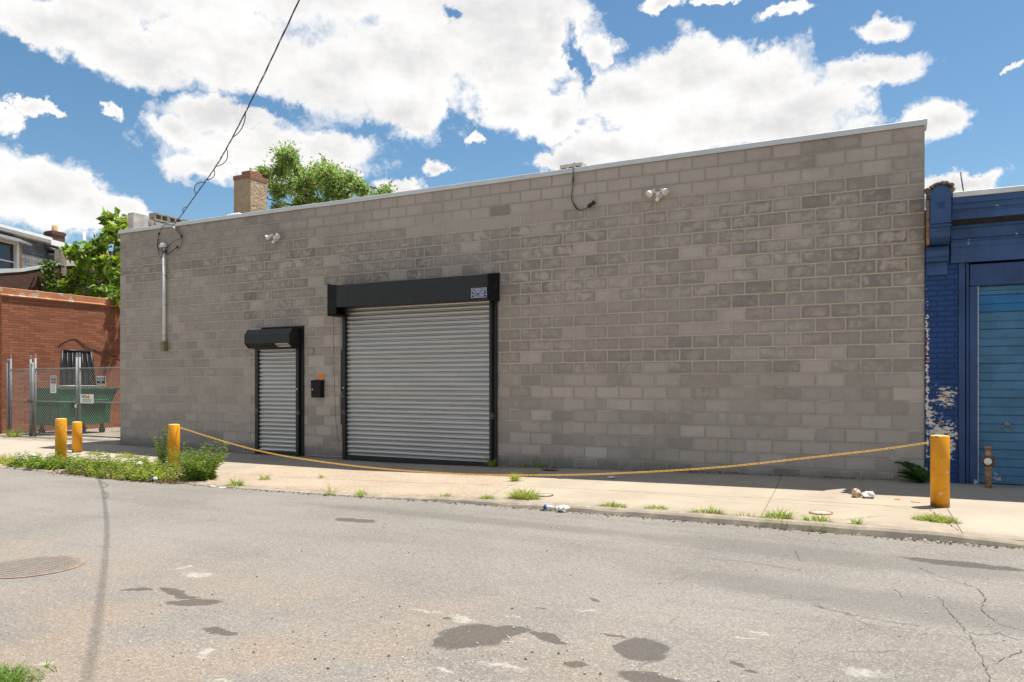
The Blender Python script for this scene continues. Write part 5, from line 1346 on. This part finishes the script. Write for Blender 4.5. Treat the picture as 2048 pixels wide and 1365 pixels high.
T = [(12.47, -3.32, .20, .09, .13, 230, 'leafy grass tuft beside the round valve lid with the rusty rim'),
     (11.42, -3.58, .13, .06, .07, 110, 'small low tuft on the kerb in front of the wide shutter'),
     (13.74, -3.52, .16, .06, .06, 120, 'flat grass clump by the kerb just past the white crumpled paper'),
     (14.86, -3.55, .20, .06, .08, 170, 'wide grass tuft at the kerb below the long sidewalk joint'),
     (15.60, -3.56, .15, .06, .12, 170, 'upright yellow-green tuft at the kerb before the pale valve lid'),
     (15.98, -3.58, .17, .07, .09, 200, 'dense dark green tuft at the kerb beyond the pale valve lid'),
     (17.10, -2.98, .22, .10, .07, 260, 'broad bright grass patch beside the broken kerb below the end bollard'),
     (16.37, -3.56, .04, .03, .09, 60, 'tiny upright tuft alone on the kerb edge'),
     (7.62, -3.55, .12, .06, .13, 90, 'sparse tuft just past the bushy weed with white litter before it'),
     (11.52, -1.72, .06, .05, .14, 60, 'small weed tuft in the slab joint under the chain'),
     (11.48, -1.05, .07, .04, .08, 45, 'small tuft in the slab joint at the shadow edge'),
     (12.02, -3.50, .10, .05, .06, 60, 'thin scrap of grass where the slab joint meets the kerb'),
     (14.24, -3.45, .14, .05, .05, 80, 'thin grass streak midway between two kerb tufts'),
     (10.10, -3.62, .06, .04, .13, 36, 'wispy tuft at the kerb in front of the wide shutter'),
     (9.62, -3.70, .05, .03, .20, 14, 'few tall bent blades at the kerb before the small shutter gap'),
     (7.55, -2.85, .09, .05, .10, 40, 'dry-looking tuft on the apron behind the bushy weed'),
     (8.25, -2.3, .05, .03, .08, 18, 'lone dry sprig in the pebbled apron'),
     (1.25, -1.50, .30, .07, .07, 110, 'low grass at the foot of the short bare-topped bollard'),
     (2.35, -1.55, .28, .12, .10, 130, 'green patch on the walk between the bollards and the wall corner'),
     (-5.2, .55, .25, .12, .26, 110, 'weedy tuft growing at the base of the fence posts'),
     (13.45, -3.60, .10, .03, .05, 45, 'little tuft between the white paper and the flat clump'),
     (15.25, -3.58, .14, .05, .07, 80, 'yellowish tuft at the kerb between the joint and the upright tuft'),
     (5.55, -.10, .12, .05, .04, 40, 'dark low tuft in the shade at the narrow shutter sill'),
     (10.26, -.13, .03, .02, .26, 34, 'tall green weed at the foot of the wide shutter frame'),
     (11.15, -.08, .05, .02, .15, 30, 'shaded weed at the wall foot beside the wide shutter'),
     (10.85, -.07, .03, .02, .12, 24, 'little shaded weed between the shutter frame and its neighbour')]
for i, t in enumerate(T): tuft(*t, seed=i, cols=GB if i % 3 else GB + [(.36, .33, .12)])
random.seed(77)
mb = MB()
for _ in range(1300):
    x = 12.62 + random.gauss(0, .10); y = -9.86 + random.gauss(0, .11); z = -.098
    a = random.uniform(0, 6.28); cc = random.choice([(.14, .24, .04), (.19, .30, .05), (.10, .18, .03)]); s_ = random.uniform(.8, 1.2)
    mb.blade((x, y, z), Vector((random.gauss(0, .6), random.gauss(0, .6), 1)), Vector((-math.sin(a), math.cos(a), 0)), random.uniform(.04, .10), .007, .4, (cc[0] * s_, cc[1] * s_, cc[2] * s_, 1))
tag(mb.build('grass_clump', M['grass']), 'bright green grass clump on the near edge of the road', 'grass')

# ------------------------------------------------------------------ street ironwork and litter
mh = thing('manhole_cover', 'rusty round manhole cover set flush in the road', 'manhole', (10.3, -8.2, -.098))
def mz(v): return rz(10.3, -8.2) + v
mhc = (10.22, -8.2)
mb = MB(); mb.lathe([(.40, 0.0), (.40, .006), (.365, .007), (.36, .0035)], (*mhc, mz(.001)), 48); mb.build('frame', plain('worn_rust_ring', (.255, .185, .135), .85, 0, .25, 14.0), mh)
mb = MB(); mb.lathe([(.355, 0), (.355, .0045), (.01, .005)], (*mhc, mz(.003)), 48)
for i in range(-8, 9):
    for j in range(-8, 9):
        x, y = i * .042 + (j % 2) * .021, j * .04
        if x * x + y * y < .33 ** 2: mb.box(mhc[0] + x - .010, mhc[0] + x + .010, mhc[1] + y - .007, mhc[1] + y + .007, mz(.0075), mz(.0105))
mm, g_, fin_, _ = material('worn_manhole_iron'); pz = g_.geo()
fin_(g_.mix(g_.ss(g_.noise(pz, 18, 5, .7), .42, .6), (.23, .20, .17), (.20, .165, .135)), .8, .2, None, .3)
mb.build('cover', mm, mh)
def valve(x, y, label, rim):
    t = thing('valve_lid', label, 'valve lid', (x, y, side_z(x, y)), 'round utility lids in the sidewalk')
    z = side_z(x, y)
    mb = MB(); mb.lathe([(.125, -.01), (.125, .014), (.112, .017), (.108, .010)], (x, y, z), 28); mb.build('rim', rim, t)
    mb = MB(); mb.lathe([(.107, -.01), (.107, .011), (.02, .013)], (x, y, z), 28); mb.lathe([(.02, .013), (.02, .018), (.01, .019)], (x, y, z), 10); mb.build('lid', M['stub_pale'], t)
valve(12.60, -3.0, 'round valve lid with a rusty rim beside a leafy grass tuft', M['rust'])
valve(15.98, -3.02, 'round pale valve lid set in the sidewalk near the kerb', M['rust_pale'])

bo = thing('plastic_bottle', 'clear plastic bottle with a blue label lying on the kerb', 'bottle', (12.96, -3.74, -.06))
bz = -.045
mb = MB(); axb = Vector((.94, .1, -.02)); mb.lathe([(.012, -.01), (.024, 0), (.026, .015), (.025, .045), (.026, .075), (.024, .11), (.010, .135), (.010, .145)], (12.93, -3.74, bz + .01), 14, 0, axb); mb.build('body', M['plastic_clear'], bo)
mb = MB(); mb.lathe([(.0265, .008), (.0275, .01), (.0275, .045), (.0265, .047)], (12.93, -3.74, bz + .01), 14, 0, axb); mb.build('wrapper', M['bluecan'], bo)
def crumple(name, x, y, s_, hgt, mat, label, cat, seed, z=None, squash=1.0):
    random.seed(seed); mb = MB(); n, k = 9, 6; vs = []; fs = []
    zz = kerbz(x, y) if z is None else z
    for i in range(k):
        ph = math.pi * (i + .25) / (k - .5)
        for j in range(n):
            th = 2 * math.pi * j / n; r = 1 + random.uniform(-.35, .35)
            vs.append((x + s_ * r * math.sin(ph) * math.cos(th), y + s_ * squash * r * math.sin(ph) * math.sin(th), zz + hgt * .5 + hgt * .5 * r * math.cos(ph)))
    for i in range(k - 1):
        for j in range(n): fs.append((i * n + j, i * n + (j + 1) % n, (i + 1) * n + (j + 1) % n, (i + 1) * n + j))
    fs.append(tuple(range(n))); mb.mesh(vs, fs)
    return tag(mb.build(name, mat), label, cat)
crumple('crumpled_paper', 13.17, -3.72, .085, .07, M['paper'], 'white crumpled paper on the kerb beside the plastic bottle', 'litter', 1, -.075)
pbg = thing('paper_bag', 'torn brown and white paper bag lying on the sidewalk', 'litter', (16.33, -1.61, .03))
o = crumple('bag', 16.27, -1.6, .06, .10, M['brown_paper'], None, None, 2); o.parent = pbg; o.location = -pbg.location
o = crumple('flap', 16.41, -1.62, .075, .08, M['paper'], None, None, 3); o.parent = pbg; o.location = -pbg.location
crumple('crumpled_paper', 12.81, -.95, .055, .035, M['paper'], 'small white scrap on the shaded walk behind the chain', 'litter', 4)
crumple('cardboard_scrap', 11.52, -.42, .14, .05, M['dark_card'], 'brown cardboard scrap in the shade by the wall', 'litter', 5, None, .4)
crumple('red_wrapper', 6.22, -3.62, .045, .05, M['red'], 'crushed red wrapper at the foot of the bushy weed', 'litter', 6)
cn = thing('drink_can', 'crushed blue and white drink can lying before the weeds', 'can', (6.0, -3.74, -.12))
mb = MB(); mb.lathe([(.028, 0), (.034, .012), (.030, .06), (.034, .10), (.033, .12)], (5.92, -3.76, -.105), 14, 0, Vector((.95, .1, .12))); mb.build('body', M['bluecan'], cn)
mb = MB(); mb.lathe([(.033, .121), (.034, .125), (.034, .15), (.024, .165)], (5.92, -3.76, -.105), 14, 0, Vector((.95, .1, .12))); mb.build('end', M['letter_white'], cn)
crumple('paper_cup', 5.02, -3.25, .05, .08, M['paper'], 'white paper cup caught in the weeds left of the chain bollard', 'litter', 8, .02)
for i, (x, y, s_, lb) in enumerate([(7.32, -3.72, .07, 'flat white scrap on the road before the sparse tuft'), (7.55, -3.74, .08, 'second flat white scrap touching the sparse tuft'), (5.62, -3.78, .045, 'small white scrap on the road edge before the weeds'), (4.3, -3.78, .05, 'white scrap where the cable shadow meets the weeds')]):
    crumple('paper_scrap', x, y, s_, .014, M['paper'], lb, 'litter', 20 + i, None, .5)
crumple('orange_scrap', 16.73, -1.64, .035, .012, M['orange'], 'small orange scrap on the sidewalk left of the end bollard', 'litter', 30, None, .6)
crumple('leaf_scrap', 16.93, -1.76, .05, .012, M['brown_paper'], 'dry orange-brown leaf on the sidewalk by the end bollard', 'litter', 31, None, .5)
crumple('foam_scrap', .45, -2.35, .09, .05, M['paper'], 'pale foam scrap lying behind the taller gate bollard', 'litter', 32)
random.seed(58); mb = MB()
for k in range(900):
    x = random.uniform(6.5, 20); y = -3.70 - abs(random.gauss(0, .045)) + random.gauss(0, .02); z = rz(x, min(y, -3.7)); s_ = random.choice([.004, .006, .008, .012])
    if k % 3: mb.leaf((x, y, z + .006), Vector((random.gauss(0, 1), random.gauss(0, 1), .1)), rv(), random.uniform(.015, .05), .012, None, random.choice([0, 0, 1]))
    else: mb.lathe([(s_ * .6, 0), (s_, s_ * .5), (s_ * .5, s_ * 1.1)], (x, y, z), 5, random.randrange(3), Vector((random.gauss(0, .3), random.gauss(0, .3), 1)), False)
for k in range(26):
    x = random.gauss(17.0, .22); y = -3.68 + random.gauss(0, .04); s_ = random.uniform(.008, .024)
    mb.lathe([(s_ * .7, 0), (s_, s_ * .35), (s_ * .5, s_ * .7)], (x, y, rz(x, -3.7)), 6, 2, Vector((random.gauss(0, .4), random.gauss(0, .4), 1)), False)
tag(mb.build('gutter_debris', [M['soil'], M['dark_card'], M['stub']]), 'crumbs, dead leaves and kerb chips collected in the gutter', 'debris', None, 'stuff')
# loose stones on the road (uncountable crumbs)
random.seed(55); mb = MB()
mats_ = [M['stub_pale'], M['dark_card'], M['stub']]
for k in range(420):
    x, y = random.uniform(11.2, 17.5), random.uniform(-9.8, -4.2)
    if random.random() < .6: x, y = random.gauss(14.4, 1.2), random.gauss(-8.5, .45)
    s_ = random.choice([.003, .004, .005, .006, .009])
    mb.lathe([(s_ * .6, 0), (s_, s_ * .5), (s_ * .6, s_ * 1.1)], (x, y, rz(x, y)), 5, random.randrange(3), Vector((random.gauss(0, .3), random.gauss(0, .3), 1)), False)
tag(mb.build('road_grit', mats_), 'loose grit and tiny stones scattered over the road', 'grit', None, 'stuff')
